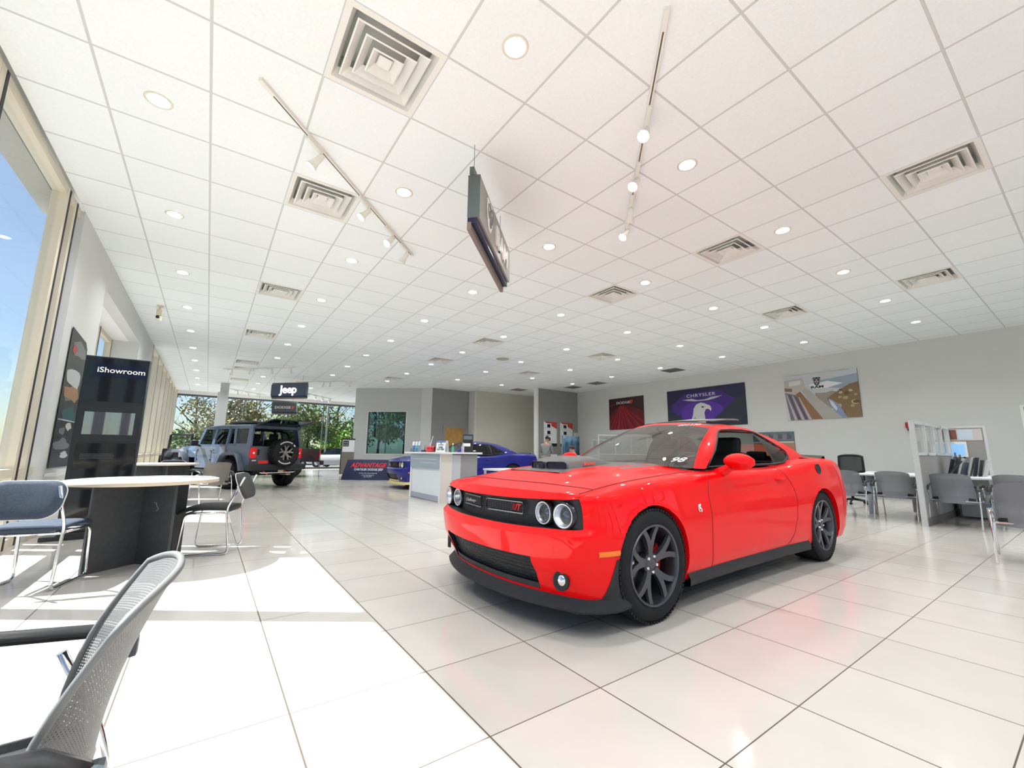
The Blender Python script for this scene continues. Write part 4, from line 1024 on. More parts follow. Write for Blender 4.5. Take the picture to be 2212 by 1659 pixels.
# ---- tall picture banner on the wall and the rack under it
t = thing('picture_banner', 'tall wall banner of dark vehicle photographs between window and kiosk', 'banner', (XL+.012, 4.42, .84))
PB = [mat('banner_%s' % n, c, .35) for n, c in (('black', (.015, .015, .018)), ('grey', (.14, .15, .16)), ('rust', (.30, .15, .07)), ('teal', (.02, .07, .09)), ('pale', (.45, .46, .45)), ('red', (.35, .02, .02)))]
m = MB(); m.m(PB[0]); m.prism([(0, 0), (.95, 0), (.95, 1.55), (.90, 1.72), (.78, 1.80), (0, 1.86)], 0, .006, frame((0, 0, 0), (0, 1, 0), (0, 0, 1)))
rnd = random.Random(4); FB = frame((.0065, 0, 0), (0, 1, 0), (0, 0, 1))
for cx, cy, w_, h_, mi in [(.5, 1.63, .8, .22, 1), (.25, 1.6, .2, .14, 5), (.45, 1.22, .85, .28, 4), (.5, 1.0, .86, .2, 2), (.3, .95, .4, .12, 1), (.5, .72, .85, .2, 3), (.6, .55, .3, .1, 4), (.4, .30, .7, .16, 1), (.6, .16, .4, .10, 4), (.3, .48, .3, .1, 1), (.7, 1.35, .3, .1, 0), (.3, 1.4, .24, .1, 0)]:
    n = 12; m.m(PB[mi]); m.poly([FB @ Vector((cx+w_/2*math.cos(2*PI*q/n)*(1+.25*rnd.uniform(-1, 1)), cy+h_/2*math.sin(2*PI*q/n)*(1+.3*rnd.uniform(-1, 1)), .001+.0002*mi)) for q in range(n)])
m.m(PB[4]); m.poly([FB @ Vector((x, y, .003)) for x, y in ((.02, .62), (.93, .62), (.93, .635), (.02, .635))])
m.build('print', PB[0], t, recalc=True)
t = thing('brochure_shelf', 'narrow cream ledge fixed to the wall under the tall picture banner', 'shelf', (XL+.012, 4.35, .74))
m = MB(); m.b2((0, 0, 0), (.10, 1.15, .03)); m.build('ledge', WHITE, t); m = MB(); m.b2((.09, 0, .03), (.10, 1.15, .08)); m.build('lip', WHITE, t)
# ================================================================== blue coupe
BLUE = mat('indigo_paint', (.006, .010, .20), .3, 0, .2, .7)
blue_car = coupe('blue_coupe', 'deep blue muscle coupe with yellow lip, behind the white counter', (5.5, 9.35, 0), -.09, BLUE, BLUE, GUN, mat('lip_yellow', (.75, .62, .25), .5), False)
text('rt_badge', 'R/T', .07, mat('badge_red', (.75, .02, .03), .3), blue_car, frame((.165, -.33, .71), (math.sin(-.09), -1, 0), (0, 0, 1)), .002, .002, .3, 1.1)
# ================================================================== off-roader
def knob_tyre(mb, Mx, R, r, h, n=40):
    mb.lathe([(r, -h+.01), (r+.03, -h), (R-.05, -h), (R-.018, -h+.03), (R-.012, 0), (R-.018, h-.03), (R-.05, h), (r+.03, h), (r, h-.01)], 48, Mx)
    for k in range(n):
        a = 2*PI*k/n; q = Mx @ Matrix.Rotation(a, 4, 'Z')
        for z, w in ((h-.035, .07), (-h+.035, .07)): mb.box((R-.012, 0, z), (.024, .042, w), q)
        q = Mx @ Matrix.Rotation(a+PI/n, 4, 'Z')
        for z in (-.03, .03): mb.box((R-.010, 0, z), (.02, .034, .05), q)
def six_rim(mb, Mx, r, h, m1, m2):
    mb.m(m2); mb.lathe([(r+.005, h-.006), (r, h+.002), (r-.018, h), (r-.03, h-.03), (r-.04, -h*.5)], 40, Mx); mb.lathe([(.001, h-.10), (r-.03, h-.10)], 24, Mx)
    mb.m(m1)
    for k in range(5):
        a = 2*PI*k/5+PI/2
        for d in (-1, 1):
            P = []
            for f in (0, .5, 1):
                q = lerp(.05, r-.01, f); aa = a+d*.30*f**1.1; c = Vector((q*math.cos(aa), q*math.sin(aa), lerp(h-.03, h-.004, f))); tn = Vector((-math.sin(aa), math.cos(aa), 0))*lerp(.022, .020, f); P.append([c-tn-Vector((0, 0, .03)), c-tn, c+tn, c+tn-Vector((0, 0, .03))])
            mb.grid([[Mx @ p for p in row] for row in P], False, True, False)
    mb.lathe([(.001, h-.012), (.045, h-.014), (.06, h-.03), (.065, h-.09)], 16, Mx)
def offroader():
    t = thing('grey_off_roader', 'grey four-door off-roader with open rear glass and spare wheel, far left', 'car', (0, 0, 0))
    BP = mat('slate_paint', (.075, .105, .16), .28, 0, .3, .8); FL = mat('flare_plastic', (.09, .105, .14), .4); TOPM = mat('hardtop_black', (.02, .022, .026), .5); GLD = glass('jeep_glass', (.12, .16, .15), .10); INB = mat('cabin_dark', (.012, .012, .015), .7)
    # body tub side profile (y forward, z up)
    W = .79
    m = MB(); m.m(BP)
    for s in (-1, 1):
        prof = [(-.78, .58), (-.50, .58), (-.46, .78), (-.30, .96), (.30, .96), (.46, .78), (.50, .55), (1.98, .55), (2.02, .62), (2.06, 1.18), (2.0, 1.20), (-.78, 1.20)]
        m.prism(prof, 0, .045, Matrix(((0, 0, s, s*(W-.045)), (1, 0, 0, 0), (0, 1, 0, 0), (0, 0, 0, 1))))
    m.b2((-W+.02, -.74, .55), (W-.02, 2.0, .62)); m.b2((-.62, -.7, .62), (-.60+.0, 2.0, .9)) if 0 else None
    m.build('body_tub', BP, t)
    m = MB(); P = []       # hood and front
    for y, w, z, zs in ((2.0, .74, 1.25, 1.16), (2.3, .72, 1.25, 1.15), (3.0, .66, 1.22, 1.12), (3.45, .60, 1.17, 1.07), (3.53, .58, 1.10, 1.0)):
        P.append([Vector((-w, y, .85)), Vector((-w, y, zs)), Vector((-w*.93, y, z-.025)), Vector((-w*.5, y, z)), Vector((0, y, z+.012)), Vector((w*.5, y, z)), Vector((w*.93, y, z-.025)), Vector((w, y, zs)), Vector((w, y, .85))])
    V = m.grid(P); m.face([v for v in V[-1]]); m.build('hood', BP, t, autos=.6)
    m = MB(); m.b2((-.55, 3.5, .62), (.55, 3.56, 1.08), bev=.02); g = m.build('grille', BP, t)
    for k in range(7): m = MB(); m.b2((-.26+.087*k-.022, 3.555, .72), (-.26+.087*k+.022, 3.565, 1.02)); m.build('grille_slot', BLACK, g)
    for s in (-1, 1): m = MB(); m.lathe([(.001, .02), (.07, .015), (.085, 0)], 20, frame((s*.42, 3.56, .92), (1, 0, 0), (0, 0, 1)) @ Matrix.Rotation(PI, 4, 'Y')); m.build('headlight', CHROME, g)
    m = MB(); m.b2((-.72, 3.62, .52), (.72, 3.78, .70), bev=.03); m.b2((-.3, 3.3, .55), (.3, 3.64, .62)); m.build('front_bumper', TOPM, t)
    m = MB(); m.b2((-.6, -.7, .40), (.6, 3.4, .58)); m.b2((-.72, -.35, .36), (.72, -.27, .45)); m.b2((-.72, 2.95, .36), (.72, 3.05, .45)); m.build('chassis', BLACK, t)
    # fender flares
    for s in (-1, 1):
        for yc, pr in ((0, [(-.60, .52), (-.55, .70), (-.40, .93), (-.28, 1.0), (.28, 1.0), (.40, .93), (.55, .70), (.60, .56)]), (3.008, [(-.66, .50), (-.60, .80), (-.42, 1.02), (-.30, 1.07), (.42, 1.07), (.56, .98), (.60, .90)])):
            m = MB(); m.grid([[Vector((s*x, yc+y*k, .35+(z-.35)*k2)) for x, k, k2 in ((W-.02, 1.0, 1.0), (W+.05, 1.02, 1.03), (W+.15, 1.0, 1.0), (W+.155, .97, .93), (W+.12, .95, .90), (W-.02, .93, .90))] for y, z in pr]); m.build('fender_flare', FL, t, autos=.5)
    # hardtop: pillars, roof
    m = MB(); m.m(BP)
    tum = lambda z: W-.01-(z-1.2)*.14
    for s in (-1, 1):
        def post(y0, y1, y2, y3, z0=1.20, z1=1.76, w=.05):
            a = tum(z0); c = tum(z1); q = [Vector((s*a, y0, z0)), Vector((s*a, y1, z0)), Vector((s*c, y3, z1)), Vector((s*c, y2, z1))]; r = [p-Vector((s*w, 0, 0)) for p in q]
            A_ = [m.v(p) for p in q]; B_ = [m.v(p) for p in r]; m.face(A_); m.face(B_[::-1])
            for k in range(4): m.face([A_[k], A_[(k+1) % 4], B_[(k+1) % 4], B_[k]])
        post(1.90, 2.02, 1.68, 1.80); post(1.07, 1.22, 1.07, 1.17); post(.36, .48, .36, .48); post(-.05, .06, .08, .2, w=.04); post(-.78, -.58, -.70, -.52)
        post(.48, 1.07, .48, 1.07, 1.20, 1.25); post(1.22, 1.9, 1.2, 1.88, 1.20, 1.25); post(-.6, .36, -.6, .36, 1.2, 1.27)
        post(-.60, 1.8, -.58, 1.72, 1.70, 1.78)
    m.b2((-.74, 1.86, 1.18), (.74, 2.03, 1.26)); m.b2((-.68, 1.66, 1.72), (.68, 1.76, 1.80)); m.build('pillars', BP, t)
    m = MB(); P = []
    for y, z in ((-.74, 1.80), (-.70, 1.83), (.2, 1.85), (1.0, 1.85), (1.6, 1.83), (1.78, 1.77)):
        P.append([Vector((x*.715, y, z-.06*abs(x)**5)) for x in (-1, -.9, -.6, 0, .6, .9, 1)])
    m.grid(P); m.b2((-.715, -.72, 1.72), (.715, -.62, 1.80)); m.build('roof', BP, t, solid=.03)
    m = MB(); m.b2((-.52, -.35, 1.865), (.52, .85, 1.93), bev=.02); m.build('folded_roof_panel', TOPM, t)
    m = MB(); m.grid([[Vector((s*.70, 1.97, 1.24)), Vector((s*.64, 1.72, 1.74))] for s in (-1, 0, 1)]); m.build('windshield', GLD, t)
    for s in (-1, 1):
        m = MB(); m.poly([Vector((s*(tum(z)-.02), y, z)) for y, z in ((-.58, 1.27), (-.06, 1.27), (.08, 1.70), (-.55, 1.70))]); m.build('quarter_window', GLD, t)
        mi = MB(); mi.box((s*.98, 1.78, 1.28), (.20, .10, .17), bev=.03); mi.tube([(s*.80, 1.80, 1.2), (s*.9, 1.79, 1.24)], .03, 6); mi.build('door_mirror', TOPM, t)
        for y in (1.12, .40):
            h = MB(); h.tube([(s*(W+.0), y-.10, 1.08), (s*(W+.035), y-.09, 1.08), (s*(W+.035), y+.03, 1.08), (s*W, y+.04, 1.08)], .014, 6); h.build('door_handle', BP, t)
        for y in (1.14, .42, 1.97):
            h = MB(); h.tube([(s*(W+.001), y, .58), (s*(W+.001), y, 1.2)], .006, 4); h.build('door_gap', BLACK, t)
        for y in (1.2, 1.95):
            for z in (.80, 1.08): h = MB(); h.box((s*(W+.012), y, z), (.03, .09, .045), bev=.008); h.build('door_hinge', BP, t)
        st = MB(); st.b2((s*(W-.06)-.05, .62, .42), (s*(W-.06)+.05, 2.3, .50), bev=.02); st.build('rock_rail', TOPM, t)
    # rear: tailgate, lamps, bumper, spare
    m = MB(); m.b2((-W+.04, -.80, .66), (W-.04, -.74, 1.20)); tg = m.build('tailgate', mat('slate_paint_shade', (.10, .115, .14), .35, 0, .3, .5), t)
    m = MB(); m.box((-.55, -.815, 1.03), (.04, .03, .16), bev=.008); m.build('tailgate_handle', BLACK, tg)
    for s in (-1, 1):
        m = MB(); m.box((s*.70, -.80, 1.01), (.16, .08, .30), bev=.02); lt = m.build('tail_lamp', mat('lamp_red', (.45, .012, .012), .25, emit=(1, .02, .02), es=.25), t)
        m = MB(); m.box((s*.70, -.845, 1.01), (.05, .01, .05), bev=.004); m.build('reverse_lens', WHITE, lt)
        m = MB(); m.tube([(s*.70, -.55, 1.62), (s*.66, -.95, 1.86)], .012, 6); m.build('gas_strut', BLACK, t)
    m = MB(); m.box((-.66, -.815, .80), (.11, .01, .03)); m.build('badge', WHITE, t)
    m = MB(); m.b2((-.86, -.98, .52), (.86, -.76, .70), bev=.035); bpr = m.build('rear_bumper', TOPM, t)
    m = MB(); m.b2((-.64, -.99, .72), (-.36, -.98, .80)); m.build('red_sticker', mat('sticker_red', (.65, .02, .02), .4), bpr)
    for x in (-.45, .18): m = MB(); m.tube([(x, -.95, .50), (x, -1.06, .46), (x+.05, -1.06, .42), (x+.08, -.95, .44)], .018, 6); m.build('tow_hook', mat('hook_red', (.7, .05, .03), .4), bpr)
    m = MB(); m.tube(fillet([(-.58, -.98, .48), (-.55, -1.06, .46), (.4, -1.06, .46), (.5, -.98, .48)], .05), .016, 8); m.build('tow_bar', CHROME, bpr)
    m = MB(); m.tube([(.35, -.5, .40), (.35, -.95, .40)], .035, 10); m.build('exhaust_tip', STEEL, t)
    m = MB(); m.box((.0, -1.06, .50), (.16, .02, .06)); m.build('hitch_plate', mat('hitch_tan', (.35, .30, .18), .5), bpr)
    R, r, h = .415, .235, .13
    Mx = frame((.10, -.98, 1.02), (1, 0, 0), (0, 0, 1))
    m = MB(); knob_tyre(m, Mx, R, r, .12); sp = m.build('spare_tyre', RUBBER, t)
    m = MB(); six_rim(m, Mx, r, .12, mat('rim_bronze', (.34, .31, .28), .35, .7), BLACK); m.build('rim', BLACK, sp, autos=.6)
    TL = mat('tyre_letter_white', (.85, .85, .85), .6)
    for a0, a1 in ((.62, .82), (1.0, 2.3), (3.9, 5.2)):
        m = MB()
        n = max(3, int((a1-a0)/.11))
        for k in range(n): a = lerp(a0, a1, (k+.5)/n); m.box((.315, 0, .1225), (.035, .022, .003), Mx @ Matrix.Rotation(a, 4, 'Z'))
        m.build('raised_lettering', TL, sp)
    # raised rear glass
    lg = MB(); a = Vector((0, -.70, 1.80)); d = Vector((0, -.80, .13)); lg.m(TOPM)
    M_ = frame(a, (1, 0, 0), d.normalized()); 
    for c in (((-.66, 0, -.012), (.66, .06, .012)), ((-.66, .82, -.012), (.66, .88, .012)), ((-.66, .06, -.012), (-.60, .82, .012)), ((.60, .06, -.012), (.66, .82, .012))): lg.b2(*c, M_)
    lg.tube([M_ @ Vector((-.1, .55, -.03)), M_ @ Vector((.12, .62, -.03))], .012, 6); lg = lg.build('rear_glass_frame', TOPM, t)
    m = MB(); m.b2((-.60, .06, -.003), (.60, .82, .003), M_); m.build('rear_glass', glass('green_glass', (.10, .22, .16), .12), lg)
    # cabin
    for x in (-.36, .36):
        for y in (.95, .05):
            st = MB(); st.box((x, y+.25, .85), (.5, .5, .16), bev=.05); st.box((x, y-.02, 1.14), (.48, .15, .55), bev=.05); st = st.build('seat', INB, t); m = MB(); m.box((x, y-.06, 1.50), (.26, .10, .18), bev=.04); m.build('headrest', INB, st)
    m = MB(); m.tube(fillet([(-.6, .25, 1.2), (-.56, .25, 1.70), (.56, .25, 1.70), (.6, .25, 1.2)], .15), .035, 8); m.tube(fillet([(-.56, .25, 1.7), (-.58, -.35, 1.62), (-.62, -.6, 1.2)], .12), .03, 8); m.tube(fillet([(.56, .25, 1.7), (.58, -.35, 1.62), (.62, -.6, 1.2)], .12), .03, 8); m.build('roll_bar', INB, t)
    m = MB(); m.b2((-.72, -.72, .62), (.72, 2.0, .70)); m.b2((-.70, 1.75, .9), (.70, 2.0, 1.2)); m.build('cabin_tub', INB, t)
    sw = MB(); c = frame((-.36, 1.58, 1.16), (1, 0, 0), (0, .35, .94)); sw.tube([c @ Vector((.18*math.cos(q*PI/10), .18*math.sin(q*PI/10), 0)) for q in range(20)], .014, 6, True); sw.build('steering_wheel', INB, t)
    for s in (-1, 1):
        for y in (0, 3.008):
            Mx = Matrix.Translation((s*.80, y, R)) @ Matrix.Rotation(PI/2*(1 if s < 0 else -1), 4, 'X') if 0 else Matrix.Translation((s*.80, y, R)) @ Matrix.Rotation(s*PI/2, 4, 'Y')
            m = MB(); knob_tyre(m, Mx, R, r, h); w = m.build('tyre', RUBBER, t)
            m = MB(); six_rim(m, Mx, r, h, mat('rim_bright', (.6, .6, .6), .25, .9), BLACK); m.build('rim', BLACK, w, autos=.6)
    return t
jp = offroader(); jp.rotation_euler = (0, 0, .46); jp.location = (1.67+.80*math.cos(.46), 11.2+.80*math.sin(.46), 0)
# ---- black pickup standing behind it: cargo box, open cab frame
def pickup():
    t = thing('black_pickup', 'black pickup bed showing to the right behind the grey off-roader', 'pickup truck', (4.15, 17.0, 0), 1.45)
    BK = mat('black_paint', (.008, .009, .014), .2, 0, .5, .6)
    m = MB(); m.b2((-.85, -.9, .62), (-.78, .95, 1.18), bev=.02); m.b2((.78, -.9, .62), (.85, .95, 1.18), bev=.02); m.b2((-.85, -.92, .62), (.85, -.86, 1.18), bev=.02); m.b2((-.8, -.9, .62), (.8, .95, .70)); m.b2((-.85, .92, .62), (.85, .98, 1.2)); m.build('cargo_box', BK, t)
    m = MB(); m.b2((-.84, 1.0, .5), (.84, 3.0, 1.15), bev=.05); m.b2((-.68, 3.0, .6), (.68, 4.4, 1.12), bev=.06); m.build('body', BK, t)
    m = MB()
    for s in (-1, 1): m.tube(fillet([(s*.74, 1.05, 1.1), (s*.66, 1.2, 1.72), (s*.66, 2.6, 1.74), (s*.74, 2.95, 1.15)], .12), .04, 8)
    m.tube([(-.66, 1.2, 1.72), (.66, 1.2, 1.72)], .04, 8); m.tube([(-.66, 2.6, 1.74), (.66, 2.6, 1.74)], .04, 8); m.build('cab_frame', BLACK, t)
    m = MB(); m.b2((-.9, -1.1, .5), (.9, -.95, .68), bev=.03); m.build('rear_bumper', BLACK, t)
    m = MB(); m.box((-.80, -.93, .95), (.10, .04, .26), bev=.01); m.build('tail_lamp', mat('lamp_red', (.4, .01, .01)), t); m = MB(); m.box((.80, -.93, .95), (.10, .04, .26), bev=.01); m.build('tail_lamp', mat('lamp_red', (.4, .01, .01)), t)
    for s in (-1, 1):
        for y in (.1, 3.7):
            Mx = Matrix.Translation((s*.80, y, .40)) @ Matrix.Rotation(s*PI/2, 4, 'Y'); m = MB(); knob_tyre(m, Mx, .40, .23, .13, 30); w = m.build('tyre', RUBBER, t); m = MB(); six_rim(m, Mx, .23, .13, GUN, BLACK); m.build('rim', GUN, w)
    return t
pickup()
def buggy():
    t = thing('black_buggy', 'black open buggy whose square windshield frame shows left of the grey hood', 'buggy', (.42, 21.2, 0), .95)
    BK = mat('black_paint', (.008, .009, .014)); 
    m = MB(); m.b2((-.7, -1.2, .35), (.7, 1.2, .85), bev=.06); m.b2((-.6, 1.2, .45), (.6, 1.7, .95), bev=.06); m.build('body', BK, t)
    m = MB(); m.tube(fillet([(-.66, .5, .85), (-.64, .45, 1.75), (.64, .45, 1.75), (.66, .5, .85)], .08), .05, 8); m.build('windshield_frame', BLACK, t)
    m = MB(); m.tube(fillet([(-.66, -.9, .8), (-.60, -.8, 1.5), (.60, -.8, 1.5), (.66, -.9, .8)], .12), .035, 8); m.build('roll_bar', BLACK, t)
    m = MB(); m.poly([(-.6, .46, .9), (.6, .46, .9), (.6, .45, 1.7), (-.6, .45, 1.7)]); m.build('windshield', glass('window_glass'), t)
    for x in (-.3, .3): m = MB(); m.box((x, -.3, .95), (.45, .14, .8), bev=.05); m.box((x, -.05, .82), (.45, .45, .14), bev=.05); m.build('seat', BLACK, t)
    for s in (-1, 1):
        for y in (-.85, 1.1):
            Mx = Matrix.Translation((s*.72, y, .36)) @ Matrix.Rotation(s*PI/2, 4, 'Y'); m = MB(); knob_tyre(m, Mx, .36, .2, .12, 26); w = m.build('tyre', RUBBER, t); m = MB(); six_rim(m, Mx, .2, .12, GUN, BLACK); m.build('rim', GUN, w)
buggy()
# ================================================================== reception counter
WLAM = mat('white_laminate', (.80, .81, .82), .35); BLUEG = mat('blue_grey_panel', (.36, .43, .48), .3); LG2 = mat('light_grey_panel', (.52, .56, .60), .4); MG = mat('mid_grey_panel', (.30, .30, .31), .5)
d = thing('reception_counter', 'white reception counter with blue-grey front panel between the red and blue coupes', 'reception desk', (5.26, 5.12, 0))
m = MB(); m.b2((-.06, -.10, 1.05), (1.0, 2.02, 1.09), bev=.004); m.build('countertop', WLAM, d)
for y0, y1 in ((0, .08), (1.63, 1.71)): m = MB(); m.b2((0, y0, 0), (.9, y1, 1.05)); m.build('end_panel', WLAM, d)
m = MB(); m.b2((-.012, .06, .72), (.03, 1.69, 1.04)); o = m.build('upper_panel', BLUEG, d)
for z, y0, y1 in ((.92, .2, 1.6), (.84, .2, 1.1)): m = MB(); m.b2((-.014, y0, z), (-.011, y1, z+.012)); m.build('inlay_strip', mat('inlay', (.62, .68, .72), .3), o)
m = MB(); m.b2((.03, .08, .13), (.06, 1.63, .72)); m.build('lower_panel', mat('frosted_white', (.78, .82, .85), .3), d)
m = MB(); m.b2((.01, .08, .02), (.06, 1.63, .13)); m.build('kick_strip', mat('kick_grey', (.38, .41, .48), .4), d)
m = MB(); m.b2((.0, -.012, 0), (.27, 0, 1.05)); m.build('corner_panel', mat('cream_laminate', (.70, .67, .62), .4), d)
m = MB(); m.b2((.27, -.010, 0), (.49, .0, 1.03)); m.build('side_panel', LG2, d)
m = MB(); m.b2((.49, -.012, 0), (.92, .0, 1.03)); m.build('side_panel', MG, d); m = MB(); m.b2((.27, -.013, 1.03), (.93, .02, 1.05)); m.build('side_trim', BLACK, d)
CT = 1.09
def item(name, label, cat, loc, rz=0): return thing(name, label, cat, (loc[0], loc[1], CT if len(loc) < 3 else loc[2]), rz)
def card(o, name, w, h, tilt, mt, d_=.004, y=0, x=0):
    m = MB(); m.b2((-w/2, -d_, 0), (w/2, 0, h), Matrix.Translation((x, y, 0)) @ Matrix.Rotation(tilt, 4, 'X')); return m.build(name, mt, o)
PAP = mat('white_card', (.85, .86, .87), .5); INK = mat('dark_ink', (.02, .025, .04), .5); CLR = glass('clear_acrylic', (.9, .93, .95), .08)
# tent card
t = item('tent_card', 'white tent card with dark print on the counter', 'sign', (5.45, 5.47), -PI/2+.1)
o = card(t, 'front_card', .40, .26, -.12, PAP, y=-.05); card(t, 'back_card', .40, .26, .12, PAP, y=.055)
m = MB(); m.b2((-.20, -.006, .215), (.20, -.004, .26), Matrix.Translation((0, -.05, 0)) @ Matrix.Rotation(-.12, 4, 'X')); m.build('blue_band', mat('band_blue', (.15, .22, .42), .5), o)
FT = Matrix.Translation((0, -.057, 0)) @ Matrix.Rotation(-.12, 4, 'X') @ frame((0, 0, 0), (1, 0, 0), (0, 0, 1))
for s_, z, q in (('Instant', .115, .065), ('Cash Offer', .065, .075), ('SEE US FOR YOUR', .165, .028)): text('lettering', s_, q, INK, o, FT @ Matrix.Translation((0, z, 0)), .0005, .0005)
m = MB(); m.prism([(.018*math.cos(a*PI/5), .205+.018*math.sin(a*PI/5)) for a in range(10)], 0, .001, FT); m.build('emblem', INK, o)
# leaning leaflet, brochure racks
t = item('leaflet_stand', 'tall white leaflet leaning back at the far end of the counter', 'sign', (5.72, 6.80), -PI/2-.35); card(t, 'leaflet', .20, .42, -.25, PAP); m = MB(); m.b2((-.1, -.10, 0), (.1, .02, .10)); m.build('holder', CLR, t); m = MB(); m.b2((-.03, -.006, .33), (.03, -.0045, .37), Matrix.Rotation(-.25, 4, 'X')); m.build('emblem', INK, t)
for k, (yy, c, lb) in enumerate(((7.02, (.02, .22, .62), 'bright blue'), (6.84, (.10, .45, .62), 'teal'), (6.66, (.25, .38, .55), 'slate blue'))):
    t = item('brochure_rack', '%s brochures in a clear rack near the far end of the counter' % lb, 'brochures', (5.40, yy), -PI/2)
    card(t, 'brochure', .13, .24, -.12, mat('brochure_%d' % k, c, .4)); card(t, 'brochure_cover', .13, .10, -.12, PAP, y=.015).location = (0, -.02, .16)
    m = MB(); m.b2((-.075, -.06, 0), (.075, .04, .02)); m.b2((-.075, -.06, 0), (.075, -.055, .09)); m.build('rack', CLR, t)
t = item('pen_tray', 'navy tray with an upright pen beside the red dish', 'tray', (5.45, 6.42)); m = MB(); m.b2((-.06, -.10, 0), (.06, .10, .05), bev=.008); m.build('tray', mat('tray_navy', (.02, .025, .10), .4), t); m = MB(); m.tube([(.0, .02, .04), (.01, .03, .17)], .005, 6); m.build('pen', INK, t)
t = item('candy_dish', 'red dish with upturned lobes on the counter', 'dish', (5.45, 6.08)); RC = mat('dish_red', (.72, .06, .07), .35)
m = MB(); m.lathe([(.001, .01), (.09, .0), (.12, .03), (.125, .06), (.11, .06), (.09, .03), (.001, .02)], 20); m.build('bowl', RC, t)
for k in range(6): a = k*PI/3; m = MB(); m.lathe([(.001, 0), (.03, .02), (.038, .06), (.024, .10), (.001, .115)], 10, Matrix.Translation((.075*math.cos(a), .075*math.sin(a), .035))); m.build('lobe', RC, t)
t = item('desk_phone', 'black box between the red dish and the tent card', 'box', (5.55, 5.86)); m = MB(); m.b2((-.08, -.09, 0), (.08, .09, .13), bev=.01); m.build('body', BLACK, t)
t = item('display_easel', 'black leaning display board at the near end of the counter', 'sign', (5.98, 5.22), -.5); card(t, 'board', .24, .42, -.2, mat('board_black', (.02, .022, .026), .25)); m = MB(); m.b2((-.10, -.007, .30), (.10, -.005, .39), Matrix.Rotation(-.2, 4, 'X')); m.build('picture', mat('print_slate', (.12, .16, .18), .4), t); m = MB(); m.b2((-.10, -.007, .14), (.06, -.005, .21), Matrix.Rotation(-.2, 4, 'X')); m.build('label', PAP, t)
m = MB(); m.tube([(.08, .09, .0), (.08, .09, .52)], .006, 6); m.build('pole', mat('pole_brown', (.12, .04, .03)), t)
t = item('spray_bottle', 'clear lilac bottle before the black display board', 'bottle', (5.82, 5.16)); m = MB(); m.lathe([(.001, 0), (.032, 0), (.034, .12), (.014, .16), (.014, .19), (.001, .19)], 14); m.build('bottle', mat('lilac_gel', (.55, .48, .60), .15), t); m = MB(); m.lathe([(.016, .19), (.016, .22), (.001, .225)], 12); m.build('cap', mat('cap_grey', (.3, .28, .3)), t)
t = item('sanitizer_bottle', 'small green and white bottle beside the black display board', 'bottle', (5.70, 5.42)); m = MB(); m.lathe([(.001, 0), (.03, 0), (.03, .10), (.012, .14), (.012, .17), (.001, .17)], 14); m.build('bottle', mat('green_gel', (.08, .40, .25), .2), t); m = MB(); m.lathe([(.014, .17), (.014, .2), (.001, .205)], 12); m.build('cap', WHITE, t)
t = thing('side_table', 'low white side table behind the red hood, right of the reception counter', 'table', (6.30, 4.20, 0)); m = MB(); m.b2((0, 0, .69), (.7, .85, .73), bev=.004); m.build('worktop', WLAM, t)
for x, y in ((.04, .04), (.66, .04), (.04, .81), (.66, .81)): m = MB(); m.b2((x-.02, y-.02, 0), (x+.02, y+.02, .69)); m.build('leg', WLAM, t)
# ================================================================== printed table cover
NV = mat('cover_navy', (.010, .014, .055), .65); CRD = mat('print_red', (.72, .04, .05), .5)
a, c = Vector((5.55, 13.85, 0)), Vector((7.05, 12.78, 0)); Lt = (c-a).length; t = thing('covered_table', 'table under a navy printed cover, red and white lettering, before the blue coupe', 'table cover', a, math.atan2(c.y-a.y, c.x-a.x))
m = MB(); fr_ = lambda z, o: [Vector((-o, -o, z)), Vector((Lt+o, -o, z)), Vector((Lt+o, .75+o, z)), Vector((-o, .75+o, z))]
m.grid([fr_(0, .16), fr_(.3, .10), fr_(.74, .0), fr_(.76, -.015)], False, True); m.face([m.v(p) for p in fr_(.76, -.015)]); m.build('cover', NV, t)
FC = frame((0, -.165, 0), (1, 0, 0), (0, .16, .74)); 
text('lettering', 'ADVANTAGE', .235, CRD, t, FC @ Matrix.Translation((.83, .56, .004)), .002, .008, .3, .95); text('lettering', 'CHRYSLER DODGE JEEP', .115, mat('print_pale', (.62, .68, .8), .5), t, FC @ Matrix.Translation((.86, .40, .004)), .002, .003, 0, .92)
for s_, z in (('US Hwy 441, Mount Dora, FL', .26), ('www.advantage.com', .19), ('352-735-0777', .125)): text('lettering', s_, .058, mat('print_pale'  , (.6, .6, .6)), t, FC @ Matrix.Translation((.86, z, .004)), .001)
# ---- notice stand at the office corner
t = thing('notice_stand', 'upright taupe notice stand with a white sheet at the office corner', 'display stand', (6.32, 16.9, 0), -.15); m = MB(); m.b2((-.28, 0, .05), (.28, .06, 1.62)); m.build('panel', mat('taupe_board', (.20, .18, .15), .6), t)
m = MB(); m.b2((-.30, -.01, 0), (.30, .07, .05)); m.build('foot', WHITE, t); m = MB(); m.b2((-.30, -.01, .05), (-.27, .07, 1.66)); m.b2((-.27, -.01, 1.62), (.30, .07, 1.66)); m.build('edge_trim', BLACK, t)
s2 = MB(); s2.b2((-.24, -.008, 1.05), (.27, 0, 1.59)); s2 = s2.build('white_sheet', PAP, t); m = MB(); m.b2((-.22, -.011, 1.30), (.02, -.008, 1.56)); m.build('dark_block', INK, s2)
for j in range(2):
    for k in range(2): m = MB(); m.b2((-.19+.10*k, -.013, 1.33+.11*j), (-.12+.10*k, -.011, 1.40+.11*j)); m.build('cell', mat('cell_grey', (.3, .28, .32)), s2)
